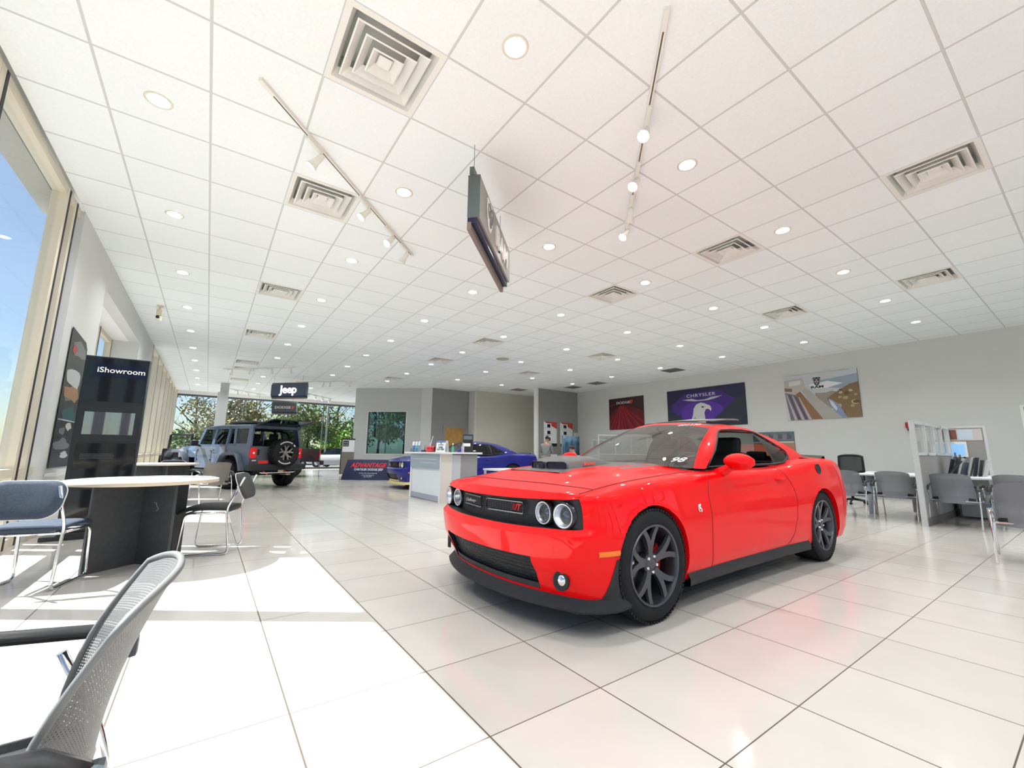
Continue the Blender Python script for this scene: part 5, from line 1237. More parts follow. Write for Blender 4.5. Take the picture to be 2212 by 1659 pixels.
# ================================================================== pictures on the right wall
def poster(name, label, y, z, w, h, edge=(.02, .02, .02)):
    t = thing(name, label, 'poster', (XR-.002, y, z)); F = frame((-.026, 0, 0), (0, -1, 0), (0, 0, 1))
    m = MB(); m.b2((-.025, -w, 0), (0, 0, h)); m.build('board', mat('board_edge', edge, .5), t)
    art = MB(); return t, F, art
lay = [0]
def A_(m, mt, pts, F):
    lay[0] += .0003; m.m(mt); m.poly([F @ Vector((x, y, lay[0])) for x, y in pts])
def PM(n, c, r=.4): return mat('print_'+n, c, r)
rnd = random.Random(11)
# red light-streak picture
t, F, m = poster('red_poster', 'dark red poster of light streaks, first of the wall pictures above the windshield', 10.24, 2.2, 1.97, 1.45); lay[0] = 0
A_(m, PM('maroon_black', (.035, .006, .012)), [(0, 0), (1.97, 0), (1.97, 1.45), (0, 1.45)], F)
A_(m, PM('maroon', (.12, .004, .015)), [(0, 0), (1.97, 0), (1.97, .75), (1.3, 1.05), (.75, 1.12), (.3, .95), (0, .55)], F)
for k in range(16):
    x = lerp(-.15, 2.2, k/15)+rnd.uniform(-.05, .05); w = rnd.uniform(.02, .10); c = [(.30, .008, .015), (.45, .02, .02), (.20, .004, .012)][k % 3]
    A_(m, PM('streak%d' % (k % 3), c), [(max(0, min(1.97, x)), 0 if 0 < x < 1.97 else .2), (max(0, min(1.97, x+w)), 0 if 0 < x < 1.97 else .3), (.66+.012*k, 1.08), (.64+.012*k, 1.08)], F)
A_(m, PM('dark_red', (.25, .02, .02)), [(.05, 1.10), (.5, 1.18), (.5, 1.20), (.05, 1.14)], F)
m.build('print', None, t, recalc=False)
text('lettering', 'DODGE', .15, mat('print_silver', (.55, .5, .5)), t, F @ Matrix.Translation((.85, 1.22, .008)), .001, .004, sx=1.5)
m = MB()
for k in range(2): m.prism([(1.22+.08*k, 1.15), (1.28+.08*k, 1.15), (1.33+.08*k, 1.31), (1.27+.08*k, 1.31)], .007, .010, F)
m.build('red_slashes', mat('slash_red', (.6, .06, .04)), t)
# purple eagle picture
t, F, m = poster('eagle_poster', 'large purple poster with a white eagle head above the red roof', 7.07, 2.17, 3.17, 1.5); lay[0] = 0
A_(m, PM('night', (.018, .016, .06)), [(0, 0), (3.17, 0), (3.17, 1.5), (0, 1.5)], F); A_(m, PM('purple', (.05, .02, .20)), [(.2, .2), (2.6, .2), (2.9, .9), (2.2, 1.35), (.8, 1.3), (.2, .9)], F); A_(m, PM('violet', (.09, .03, .33)), [(.7, .2), (2.2, .2), (2.35, .7), (1.9, .95), (1.0, .95), (.6, .7)], F)
A_(m, PM('ridge', (.020, .026, .045)), [(0, 0), (1.05, 0), (.55, .45), (.25, .62), (0, .8)], F); A_(m, PM('ridge', (.02, .026, .045)), [(1.75, 0), (3.17, 0), (3.17, 1.15), (2.75, .9), (2.35, .55), (2.0, .3)], F)
A_(m, PM('eagle_white', (.62, .62, .62)), [(.98, .02), (1.02, .22), (1.12, .45), (1.16, .70), (1.28, .86), (1.46, .92), (1.62, .88), (1.74, .82), (1.84, .78), (1.88, .66), (1.86, .56), (1.81, .62), (1.74, .66), (1.66, .64), (1.60, .52), (1.62, .30), (1.66, .02)], F)
A_(m, PM('eagle_shade', (.36, .36, .40)), [(1.0, .02), (1.06, .2), (1.2, .4), (1.3, .2), (1.36, .02)], F); A_(m, PM('beak', (.70, .66, .55)), [(1.68, .82), (1.76, .80), (1.85, .76), (1.89, .65), (1.86, .55), (1.82, .63), (1.74, .67), (1.68, .70)], F); A_(m, PM('eye', (.03, .03, .03)), [(1.48, .78), (1.60, .76), (1.58, .71), (1.50, .72)], F)
A_(m, PM('wing_silver', (.5, .5, .55)), [(.68, 1.08), (1.1, 1.10), (1.3, 1.04), (1.72, 1.04), (1.9, 1.10), (2.35, 1.12), (2.0, 1.02), (1.75, .985), (1.25, .985), (1.0, 1.02)], F); A_(m, PM('night', (.02, .02, .06)), [(1.3, 1.065), (1.7, 1.065), (1.65, 1.03), (1.35, 1.03)], F)
m.build('print', None, t, recalc=False); text('lettering', 'CHRYSLER', .17, mat('print_silver2', (.6, .6, .65)), t, F @ Matrix.Translation((1.48, 1.21, .008)), .001, .002, sx=1.35, spacing=1.15)
# landscape picture
t, F, m = poster('landscape_poster', 'poster of a concrete dam and river canyon, highest on the right wall', 2.62, 2.23, 1.97, 1.44); lay[0] = 0
A_(m, PM('cloud', (.55, .58, .62)), [(0, 0), (1.97, 0), (1.97, 1.44), (0, 1.44)], F); A_(m, PM('cloud_dark', (.32, .38, .47)), [(1.0, 1.2), (1.97, 1.3), (1.97, .95), (1.5, .9), (.9, 1.0)], F); A_(m, PM('cloud_lite', (.78, .80, .82)), [(.7, 1.1), (1.2, 1.16), (1.6, 1.05), (1.2, .95), (.8, .95)], F)
A_(m, PM('far_hill', (.30, .27, .23)), [(.85, .82), (1.15, .80), (1.3, .85), (1.6, .72), (1.97, .8), (1.97, .3), (.9, .3)], F); A_(m, PM('canyon', (.22, .14, .07)), [(1.15, .62), (1.5, .86), (1.75, 1.0), (1.97, 1.05), (1.97, 0), (1.4, 0)], F)
for k in range(14):
    x, y = rnd.uniform(1.35, 1.9), rnd.uniform(.1, .85); r = rnd.uniform(.05, .13); A_(m, PM('rock%d' % (k % 3), [(.40, .31, .16), (.16, .08, .04), (.50, .42, .25)][k % 3]), [(x+r*math.cos(a*.9)*rnd.uniform(.6, 1), min(1.4, y+r*.6*math.sin(a*.9))) for a in range(7)], F)
A_(m, PM('water', (.24, .30, .45)), [(1.18, .62), (1.30, .55), (1.45, .4), (1.62, 0), (1.42, 0), (1.25, .35)], F); A_(m, PM('water_lite', (.6, .65, .75)), [(1.2, .58), (1.3, .5), (1.4, .3), (1.36, .22), (1.25, .4)], F)
A_(m, PM('concrete', (.42, .40, .37)), [(.45, 1.0), (.62, 1.0), (1.5, 0), (.95, 0)], F); A_(m, PM('earth', (.27, .14, .07)), [(.28, .85), (.45, .9), (1.0, 0), (.7, 0)], F); A_(m, PM('dam_purple', (.20, .16, .20)), [(0, .9), (.3, .8), (.72, 0), (.1, 0)], F)
for k in range(5): A_(m, PM('dam_line%d' % (k % 2), [(.45, .42, .45), (.09, .07, .10)][k % 2]), [(.02+.09*k, .85-.03*k), (.05+.09*k, .85-.03*k), (.30+.10*k, 0), (.22+.10*k, 0)], F)
A_(m, PM('works', (.50, .46, .42)), [(0, .9), (0, 1.3), (.55, 1.35), (.6, 1.0), (.3, .82)], F); A_(m, PM('works_dk', (.22, .15, .13)), [(0, .95), (.22, .92), (.22, 1.02), (0, 1.06)], F); A_(m, PM('works_lt', (.68, .67, .65)), [(.14, 1.1), (.48, 1.13), (.48, 1.27), (.14, 1.25)], F)
m.build('print', None, t, recalc=False)
e = MB(); ram_head(e, .20, mat('print_black', (.02, .02, .025)), mat('print_silver', (.5, .5, .5))); bmesh.ops.transform(e.b, matrix=F @ Matrix.Translation((.93, 1.18, .008)) @ Matrix.Diagonal((1, 1, .15, 1)), verts=e.b.verts); e.build('ram_emblem', None, t); text('lettering', 'RAM', .10, mat('print_black', (.02, .02, .025)), t, F @ Matrix.Translation((.93, 1.0, .008)), .001, .004, sx=1.7)
# lower twin picture
t, F, m = poster('twin_poster', 'low two-tier poster partly hidden by the red roof', 3.75, 1.15, 1.27, .72); lay[0] = 0
A_(m, PM('slate', (.05, .05, .06)), [(0, .40), (1.27, .40), (1.27, .72), (0, .72)], F); A_(m, PM('cloud', (.5, .5, .5)), [(0, .36), (1.27, .36), (1.27, .40), (0, .40)], F); A_(m, PM('ochre', (.40, .22, .13)), [(0, 0), (1.27, 0), (1.27, .36), (0, .36)], F)
for k in range(8): x = .15+.14*k; A_(m, PM('slate_lt%d' % (k % 2), [(.20, .2, .22), (.10, .10, .12)][k % 2]), [(x-.07, .45+.03*(k % 3)), (x+.06, .44+.04*(k % 2)), (x+.09, .60), (x-.04, .66)], F)
m.build('print', None, t, recalc=False)
# framed board cut by the right edge
t = thing('framed_board', 'white framed board cut off at the right edge of the wall', 'board', (XR, -2.31, 1.2)); m = MB(); m.b2((-.03, -.05, 0), (0, 0, 1.12)); m.b2((-.03, -1.4, 0), (0, -1.35, 1.12)); m.b2((-.03, -1.35, 1.07), (0, -.05, 1.12)); m.b2((-.03, -1.35, 0), (0, -.05, .05)); m.build('frame', WHITE, t); m = MB(); m.b2((-.015, -1.35, .05), (0, -.05, 1.07)); m.build('panel', mat('board_grey', (.25, .28, .28), .3), t)
# ================================================================== grey fin wall: device boards, banner, cabinet
for x, lb in ((14.22, 'left'), (15.28, 'right')):
    t = thing('device_board', 'white board of three small screens with a red corner, %s' % ('behind the standing person' if lb == 'left' else 'behind the blue banner'), 'display board', (x, 12.398, 1.42), 0, 'device boards on the dark grey wall')
    F = frame((0, -.022, 0), (1, 0, 0), (0, 0, 1)); m = MB(); m.m(WHITE); m.b2((0, -.02, 0), (.82, 0, 1.18)); b_ = m.build('board', mat('board_white', (.66, .67, .69), .4), t)
    m = MB(); m.prism([(0, 1.18), (.82, 1.18), (.82, .85)], 0, .002, F); m.build('red_corner', mat('corner_red', (.55, .06, .04), .4), b_)
    m = MB(); m.b2((0, -.024, 0), (.82, -.02, .14)); m.build('black_foot', BLACK, b_)
    for k in range(3):
        sb = MB(); sb.b2((.05, -.06, .22+.32*k), (.44, -.022, .46+.32*k), bev=.01); sb = sb.build('screen_bezel', WHITE, b_); m = MB(); m.b2((.17, -.064, .26+.32*k), (.37, -.06, .42+.32*k)); m.build('screen', mat('screen_dark', (.015, .02, .035), .15), sb)
t = thing('blue_banner', 'blue cloudy banner on a stand in front of the dark grey wall', 'banner', (14.05, 10.9, 0)); BB = noise_col('banner_blue', (.015, .06, .13), (.16, .30, .42), 3, rough=.4)
m = MB(); m.grid([[Vector((x, -.03*math.sin(x*3), z)) for x in (0, .35, .7, 1.05)] for z in (.95, 1.4, 1.85)]); m.build('print', BB, t, solid=.006); m = MB(); m.b2((-.02, -.02, 0), (.0, .02, 1.9)); m.build('pole', STEEL, t); m = MB(); m.b2((1.05, -.02, 0), (1.07, .02, 1.9)); m.build('pole', STEEL, t); m = MB(); m.b2((-.2, -.2, 0), (1.25, .2, .03)); m.build('foot', BLACK, t)
t = thing('white_cabinet', 'white cabinet below the blue banner', 'cabinet', (13.6, 9.9, 0)); m = MB(); m.b2((0, 0, 0), (.9, .5, .98), bev=.01); m.build('body', WLAM, t); m = MB(); m.b2((-.02, -.02, .98), (.92, .52, 1.01)); m.build('top', WLAM, t)
t = thing('silver_case', 'stacked silver-grey case to the left of the white cabinet', 'case', (12.95, 10.0, 0)); m = MB(); m.b2((0, 0, 0), (.55, .45, .75), bev=.01); m.build('lower_case', LG2, t); m = MB(); m.b2((0, 0, .76), (.5, .42, 1.05), bev=.01); m.build('upper_case', STEEL, t)
t = thing('pale_notice', 'pale notice clipped above the corner of the blue banner', 'sign', (15.05, 11.2, 0)); m = MB(); m.b2((0, 0, 1.78), (.3, .02, 2.05)); m.build('sheet', mat('notice_grey', (.45, .42, .42)), t); m = MB(); m.b2((.14, .02, 0), (.16, .04, 1.85)); m.build('pole', STEEL, t)
PF = mat('partition_frame', (.62, .64, .63), .4); PFAB = noise_col('partition_fabric', (.30, .285, .27), (.35, .335, .32), 120, rough=.9); PGL = glass('partition_glass', (.82, .85, .85), .10)
def partition(label, loc, rz, Lp, H, n, zs, thick=.07, base=True, group='cubicle partitions'):
    t = thing('cubicle_partition', label, 'partition', loc, rz, group); h = thick/2
    m = MB(); m.b2((0, -h, 0), (.05, h, H)); m.build('end_post', mat('partition_end', (.50, .53, .53), .5), t); m = MB(); m.b2((Lp-.05, -h, 0), (Lp, h, H)); m.build('end_post', PF, t)
    m = MB(); m.b2((.05, -h, H-.05), (Lp-.05, h, H)); m.b2((.05, -h, zs), (Lp-.05, h, zs+.05))
    for k in range(1, n): x = lerp(.05, Lp-.05, k/n); m.b2((x-.02, -h, zs), (x+.02, h, H))
    m.build('window_rail', PF, t); m = MB(); m.b2((.05, -h+.01, .12), (Lp-.05, h-.01, zs)); m.build('fabric_panel', PFAB, t); m = MB(); m.b2((.05, -h, 0), (Lp-.05, h, .12)); m.build('kick_rail', mat('kick_taupe', (.16, .13, .12), .5), t)
    for k in range(n): m = MB(); a = lerp(.05, Lp-.05, k/n)+.02; c = lerp(.05, Lp-.05, (k+1)/n)-.02; m.poly([(a, 0, zs+.05), (c, 0, zs+.05), (c, 0, H-.05), (a, 0, H-.05)]); m.build('pane', PGL, t)
    return t
partition('grey partition with a row of small panes, end post toward the red coupe', (10.5, -1.57, 0), 0, 2.55, 1.69, 4, 1.12)
t = thing('cubicle_end_panel', 'taupe panel closing the cubicle behind the papers and files', 'partition', (13.08, -1.5, 0)); m = MB(); m.b2((0, -.56, 0), (.07, 0, 1.66)); m.build('fabric_panel', PFAB, t); m = MB(); m.b2((-.005, -.60, 0), (.075, -.56, 1.7)); m.b2((-.005, -.56, 1.66), (.075, 0, 1.70)); m.build('frame', PF, t)
m = MB(); m.b2((-.008, -.54, 1.42), (0, -.02, 1.64)); m.build('paper_strip', mat('paper_pink', (.62, .55, .53), .5), t); m = MB(); m.b2((-.010, -.20, 1.44), (-.008, -.05, 1.63)); m.build('photo', mat('photo_rust', (.22, .08, .06), .4), t); m = MB(); m.b2((-.010, -.42, 1.44), (-.008, -.22, 1.63)); m.build('paper', mat('paper_blue', (.6, .68, .75), .5), t)
m = MB(); m.b2((-.03, -.32, 1.10), (0, -.03, 1.40), bev=.005); s2 = m.build('monitor', WHITE, t); m = MB(); m.b2((-.033, -.29, 1.13), (-.03, -.06, 1.35)); m.build('screen', mat('screen_blue', (.12, .25, .42), .1, emit=(.3, .55, .9), es=.6), s2)
partition('pale framed partition far back, beside the red poster', (13.9, 8.6, 0), -.35, 2.3, 1.86, 3, 1.05)
partition('pale framed partition behind the blue banner', (14.9, 9.9, 0), -.2, 1.2, 1.72, 1, 1.0)
# desks
def desk(label, x0, x1, y0, y1, legs, group='cubicle desks'):
    t = thing('cubicle_desk', label, 'desk', (x0, y0, 0), 0, group); w, dp = x1-x0, y1-y0
    m = MB(); m.m(WLAM); m.b2((0, 0, .735), (w, dp, .765), bev=.004); m.build('worktop', WLAM, t)
    for kind_, x, y in legs:
        if kind_ == 'col': m = MB(); m.lathe([(.07, 0), (.07, .735)], 18, Matrix.Translation((x-x0, y-y0, 0)), cap=True); m.build('leg', mat('leg_blue_grey', (.35, .42, .50), .35), t)
        elif kind_ == 'bar': m = MB(); m.b2((x-x0-.025, y-y0-.015, 0), (x-x0+.025, y-y0+.015, .735)); m.build('leg', BLACK, t)
        else: m = MB(); m.b2((x-x0-.2, y-y0-.2, .03), (x-x0+.2, y-y0+.2, .70), bev=.006); o = m.build('drawer_pedestal', mat('pedestal_grey', (.40, .41, .42), .5), t); m = MB(); m.b2((x-x0-.206, y-y0-.12, .55), (x-x0-.2, y-y0+.12, .57)); m.build('drawer_pull', BLACK, o)
    return t
desk('white desk at the red tail, in front of the dark office chair', 11.35, 13.0, -1.5, -.45, (('col', 11.7, -.62), ('ped', 12.6, -1.25)))
desk('white desk behind the blue-backed chair and below the files', 11.35, 13.05, -2.6, -1.62, (('bar', 11.42, -2.56), ('ped', 12.7, -1.9), ('bar', 12.9, -2.5)))
# files and papers on the second desk
rnd = random.Random(5); FC_ = [(.02, .025, .05), (.03, .03, .035), (.55, .56, .55), (.05, .07, .13), (.42, .44, .40)]
NTH = ['first', 'second', 'third', 'fourth', 'fifth', 'sixth', 'seventh', 'eighth']
for k in range(8):
    t = thing('file_binder', '%s of the upright files leaning on the cubicle desk, counted from the panes' % NTH[k], 'binder', (12.1+.02*k, -1.68-.06*k, .768), 0, 'files leaning on the desk'); m = MB(); m.b2((-.12, -.012, 0), (.12, .012, rnd.uniform(.24, .34)), Matrix.Rotation(.22+rnd.uniform(-.05, .05), 4, 'X')); m.build('cover', mat('file_%d' % (k % 5), FC_[k % 5], .5), t)
t = thing('file_stack', 'dark leaning folder standing before the upright files', 'folder', (11.85, -1.70, .772)); m = MB(); m.b2((-.1, -.01, 0), (.1, .01, .32), Matrix.Rotation(.62, 4, 'X')); m.build('cover', INK, t)
t = thing('paper_pile', 'loose white papers on the white desk by the dark office chair', 'paper', (11.7, -.55, .765)); m = MB(); m.b2((0, -.2, 0), (.22, 0, .02), Matrix.Rotation(.2, 4, 'Z')); m.b2((.05, -.15, .02), (.2, 0, .035), Matrix.Rotation(-.1, 4, 'Z')); m.build('sheets', PAP, t)
t = thing('wire_rack', 'small black wire rack behind the files', 'rack', (12.75, -1.68, .765)); m = MB()
for k in range(3): m.tube([(.0, -.06*k, 0), (0, -.06*k, .42-.04*k), (.1, -.06*k, .42-.04*k), (.1, -.06*k, 0)], .006, 5)
m.build('wires', BLACK, t)
t = thing('alarm_bell', 'small red alarm on the right wall beside the partition post', 'alarm', (XR, -.35, 1.86)); m = MB(); m.b2((-.06, -.09, 0), (0, .09, .16), bev=.015); m.build('housing', mat('alarm_red', (.4, .02, .02), .4), t); m = MB(); m.lathe([(.001, .09), (.05, .08), (.06, .05)], 14, frame((0, 0, -.03), (0, -1, 0), (0, 0, 1))); m.build('horn', BLACK, t)
# mesh chairs along the cubicles (backs toward the viewer)
RM = meshmat('slate_mesh_a', (.20, .215, .24), .28, 1.0)
mc = mesh_chair('slate mesh chair just behind the red tail, next to the round desk leg', (11.05, -.48, 0), -PI/2, RM, group='guest chairs at the cubicles')
dup(mc, (11.25, -1.12, 0), -PI/2, 'slate mesh chair left of the grey partition end post'); dup(mc, (11.05, -1.88, 0), -PI/2, 'blue-tinted mesh chair just right of the partition end post')
dup(mc, (11.35, -2.56, 0), -PI/2-.1, 'mesh chair second from the right edge, its top rail level with the desk'); dup(mc, (8.28, -2.87, 0), -PI/2+.08, 'nearest mesh chair at the right edge, cut off by the frame')
# dark office chair
t = thing('office_chair', 'black mesh office chair behind the white desk', 'office chair', (13.5, .22, 0), PI/2+.15)
P = [[Vector((.24*u*(1-.06*v), -.28-.03*v+.05*u*u, lerp(.55, 1.12, v)-.03*abs(u)**3*v)) for v in [k/8 for k in range(9)]] for u in [k/6-1 for k in range(13)]]
m = MB(); uvgrid(m, P, .007); m.build('backrest', meshmat('black_mesh', (.03, .035, .035), .3, 1.0), t, recalc=False)
per = [P[i][8] for i in range(13)]+[P[12][7-j] for j in range(8)]+[P[11-i][0] for i in range(11)]+[P[0][j] for j in range(8)]; m = MB(); m.tube(per, .024, 8, True); m.build('back_frame', BLACK, t); m = MB(); m.tube([P[0][3], P[6][2], P[12][3]], .018, 8); m.build('lumbar_bar', BLACK, t)
m = MB(); m.box((0, .0, .50), (.50, .50, .09), bev=.035); m.build('seat', mat('black_fabric', (.015, .015, .018)), t)
for s in (-1, 1): m = MB(); m.tube(fillet([(s*.27, -.05, .48), (s*.30, .0, .68), (s*.30, .05, .70)], .03), .018, 6); m.box((s*.30, .06, .71), (.07, .26, .03), bev=.012); m.build('armrest', BLACK, t)
m = MB(); m.tube([(0, 0, .10), (0, 0, .46)], .028, 10); m.build('gas_column', BLACK, t)
for k in range(5):
    a = k*2*PI/5+.3; m = MB(); m.tube([(0, 0, .11), (.30*math.cos(a), .30*math.sin(a), .075)], [.028, .018], 8); l = m.build('base_leg', BLACK, t); m = MB(); m.lathe([(.001, -.02), (.03, -.02), (.03, .02), (.001, .02)], 14, Matrix.Translation((.30*math.cos(a), .30*math.sin(a), .031)) @ Matrix.Rotation(PI/2, 4, 'X')); m.build('caster', BLACK, l)
# ================================================================== people
def skin_mesh(pts, edges, rad, lv=2):
    me = bpy.data.meshes.new('s'); me.from_pydata([Vector(p) for p in pts], edges, []); o = bpy.data.objects.new('s', me); COL.objects.link(o)
    q = o.modifiers.new('k', 'SKIN'); q.use_smooth_shade = True
    for v, r in zip(me.skin_vertices[0].data, rad): v.radius = r if isinstance(r, tuple) else (r, r)
    me.skin_vertices[0].data[0].use_root = True
    o.modifiers.new('d', 'SUBSURF').levels = lv
    r = bpy.data.meshes.new_from_object(o.evaluated_get(bpy.context.evaluated_depsgraph_get())); bpy.data.objects.remove(o); return r
def meshobj(name, me, mt, parent):
    me.materials.clear(); me.materials.append(mt); me.name = name
    for p in me.polygons: p.use_smooth = True
    o = bpy.data.objects.new(name, me); COL.objects.link(o); o.parent = parent; return o
def person(label, loc, rz, J, skin, hair, top, legs, shoe):
    t = thing('person', label, 'person', loc, rz)
    names = list(J); ix = {n: i for i, n in enumerate(names)}; pts = [J[n][0] for n in names]; rad = [J[n][1] for n in names]
    E = [('pelvis', 'waist'), ('waist', 'chest'), ('chest', 'neck'), ('neck', 'chin'), ('chin', 'head'), ('head', 'crown'), ('chin', 'nose')]
    for s in 'LR': E += [('chest', 'sh'+s), ('sh'+s, 'el'+s), ('el'+s, 'wr'+s), ('wr'+s, 'pa'+s), ('pelvis', 'hip'+s), ('hip'+s, 'kn'+s), ('kn'+s, 'an'+s), ('an'+s, 'to'+s)]
    pts = list(pts); edges = [(ix[a], ix[b]) for a, b in E]
    for s, sg in (('L', -1), ('R', 1)):      # five fingers rooted in each palm
        w, p = Vector(J['wr'+s][0]), Vector(J['pa'+s][0]); d = (p-w).normalized(); sd = d.cross(Vector((0, 0, 1))).normalized()
        for k, (off, ln) in enumerate(((-.028, .062), (-.010, .075), (.010, .07), (.028, .055))):
            b = p+sd*off+d*.02; a1 = b+d*ln*.55+Vector((0, 0, -.004)); a2 = b+d*ln*.8+Vector((0, 0, -.022)); i0 = len(pts); pts += [b, a1, a2]; rad += [.010, .009, .007]; edges += [(ix['pa'+s], i0), (i0, i0+1), (i0+1, i0+2)]
        b = p-d*.02+sd*sg*.032; i0 = len(pts); pts += [b, b+d*.035+sd*sg*.016, b+d*.055+sd*sg*.010]; rad += [.011, .010, .008]; edges += [(ix['pa'+s], i0), (i0, i0+1), (i0+1, i0+2)]
    meshobj('body', skin_mesh(pts, edges, rad, 1), skin, t)
    def cloth(name, ed, f, mt, trim={}):
        ks = []; 
        for a, b in ed:
            for q in (a, b):
                if q not in ks: ks.append(q)
        P_ = [Vector(J[q][0]) if q not in trim else Vector(J[trim[q]][0]).lerp(Vector(J[q][0]), .88) for q in ks]; r_ = [tuple(x+f for x in (J[q][1] if isinstance(J[q][1], tuple) else (J[q][1],)*2)) for q in ks]
        return meshobj(name, skin_mesh(P_, [(ks.index(a), ks.index(b)) for a, b in ed], r_), mt, t)
    cloth('sweater', [('pelvis', 'waist'), ('waist', 'chest')]+[e for s in 'LR' for e in (('chest', 'sh'+s), ('sh'+s, 'el'+s), ('el'+s, 'wr'+s))], .018, top, {'wrL': 'elL', 'wrR': 'elR'})
    cloth('trousers', [e for s in 'LR' for e in (('pelvis', 'hip'+s), ('hip'+s, 'kn'+s), ('kn'+s, 'an'+s))], .014, legs)
    for s in 'LR': cloth('shoe', [('an'+s, 'to'+s)], .014, shoe)
    h = Vector(J['head'][0]); f = (Vector(J['nose'][0])-h); f.z = 0; f.normalize(); m = MB(); side = f.cross(Vector((0, 0, 1)))
    P = []
    for k in range(9):
        th = lerp(0, 1.75, k/8); P.append([h+Vector((0, 0, .025))+.102*(math.sin(th)*(math.cos(a)*f*(1.04 if math.cos(a) < 0 else (.95-.25*max(0, th-.95)))+math.sin(a)*side*.82)+Vector((0, 0, math.cos(th)*1.08+(.55*max(0, th-1.0)*max(0, math.cos(a)))))) for a in [2*PI*j/20 for j in range(20)]])
    m.grid(P, False, True); m.build('hair', hair, t)
    for s in (-1, 1):
        m = MB(); m.lathe([(.001, .009), (.007, .007), (.010, 0)], 10, frame(h+f*.078+side*s*.032+Vector((0, 0, .012)), side, (0, 0, 1)) @ Matrix.Rotation(PI, 4, 'Y')); m.build('eye', mat('eye_dark', (.03, .02, .02), .2), t)
        m = MB(); m.lathe([(.001, .012), (.018, .008), (.024, 0)], 10, frame(h+side*s*.078-Vector((0, 0, .01)), f, (0, 0, 1))); m.build('ear', skin, t)
    m = MB(); m.tube([h+f*.082-Vector((0, 0, .062))+side*q for q in (-.024, -.008, .008, .024)], .006, 6); m.build('mouth', mat('lip_tone', (.35, .12, .10), .5), t)
    return t
SK = mat('skin_tone', (.42, .24, .17), .5); HA = mat('dark_hair', (.02, .012, .010), .6); GSW = noise_col('grey_sweater', (.20, .22, .23), (.26, .28, .29), 40, rough=.9); GTR = mat('grey_trousers', (.20, .20, .20), .8)
J = {'pelvis': ((0, -.04, .93), (.135, .10)), 'waist': ((0, -.02, 1.10), (.135, .10)), 'chest': ((0, .05, 1.36), (.145, .11)), 'neck': ((0, .11, 1.51), .055), 'chin': ((0, .17, 1.58), (.062, .07)), 'head': ((0, .17, 1.67), (.078, .095)), 'crown': ((0, .15, 1.73), (.06, .075)), 'nose': ((0, .275, 1.625), .013)}
for s, g in (('L', -1), ('R', 1)): J.update({'sh'+s: ((g*.19, .05, 1.42), .062), 'el'+s: ((g*.25, .10, 1.14), .046), 'wr'+s: ((g*.10, .34, 1.14), .030), 'pa'+s: ((g*.055, .41, 1.16), (.034, .018)), 'hip'+s: ((g*.10, -.04, .88), .088), 'kn'+s: ((g*.11, .0, .48), .060), 'an'+s: ((g*.11, -.04, .085), .042), 'to'+s: ((g*.13, .12, .045), .036)})
person('person in a grey sweater standing by the device boards, holding a white cup', (12.35, 10.0, 0), -1.0, J, SK, HA, GSW, GTR, BLACK)
R1 = Matrix.Rotation(-1.0, 4, 'Z'); cp = Vector((12.35, 10.0, 0))+R1 @ Vector((0, .455, 1.13)); t = thing('paper_cup', 'white cup held in both hands by the standing person', 'cup', cp); m = MB(); m.lathe([(.001, 0), (.028, 0), (.036, .09), (.033, .09), (.026, .01), (.001, .01)], 16); m.build('cup', PAP, t)
J2 = {'pelvis': ((0, -.02, .56), (.14, .12)), 'waist': ((0, -.02, .72), (.13, .10)), 'chest': ((0, .0, .95), (.15, .11)), 'neck': ((0, .04, 1.09), .055), 'chin': ((0, .10, 1.15), (.062, .07)), 'head': ((0, .10, 1.235), (.078, .095)), 'crown': ((0, .08, 1.295), (.06, .075)), 'nose': ((0, .205, 1.19), .013)}
for s, g in (('L', -1), ('R', 1)): J2.update({'sh'+s: ((g*.19, .0, 1.0), .062), 'el'+s: ((g*.24, .08, .74), .046), 'wr'+s: ((g*.14, .32, .78), .030), 'pa'+s: ((g*.11, .40, .79), (.034, .018)), 'hip'+s: ((g*.10, .0, .53), .09), 'kn'+s: ((g*.12, .42, .50), .062), 'an'+s: ((g*.12, .40, .085), .042), 'to'+s: ((g*.13, .56, .045), .036)})
PX = (11.85, 7.8)
person('seated person in a red top with dark brown hair, beyond the red windshield', (PX[0], PX[1], 0), .9, J2, SK, mat('brown_hair', (.05, .02, .014), .6), mat('red_top', (.60, .03, .03), .8), INK, BLACK)
t = thing('stool', 'low black stool under the seated person', 'stool', (PX[0], PX[1], 0), .9); m = MB(); m.lathe([(.001, .42), (.17, .42), (.19, .40), (.19, .37), (.001, .36)], 20); m.build('seat', BLACK, t); m = MB(); m.tube([(0, 0, .02), (0, 0, .37)], .03, 8); m.build('column', STEEL, t); m = MB(); m.lathe([(.001, .03), (.2, .015), (.2, 0)], 20); m.build('base', BLACK, t)
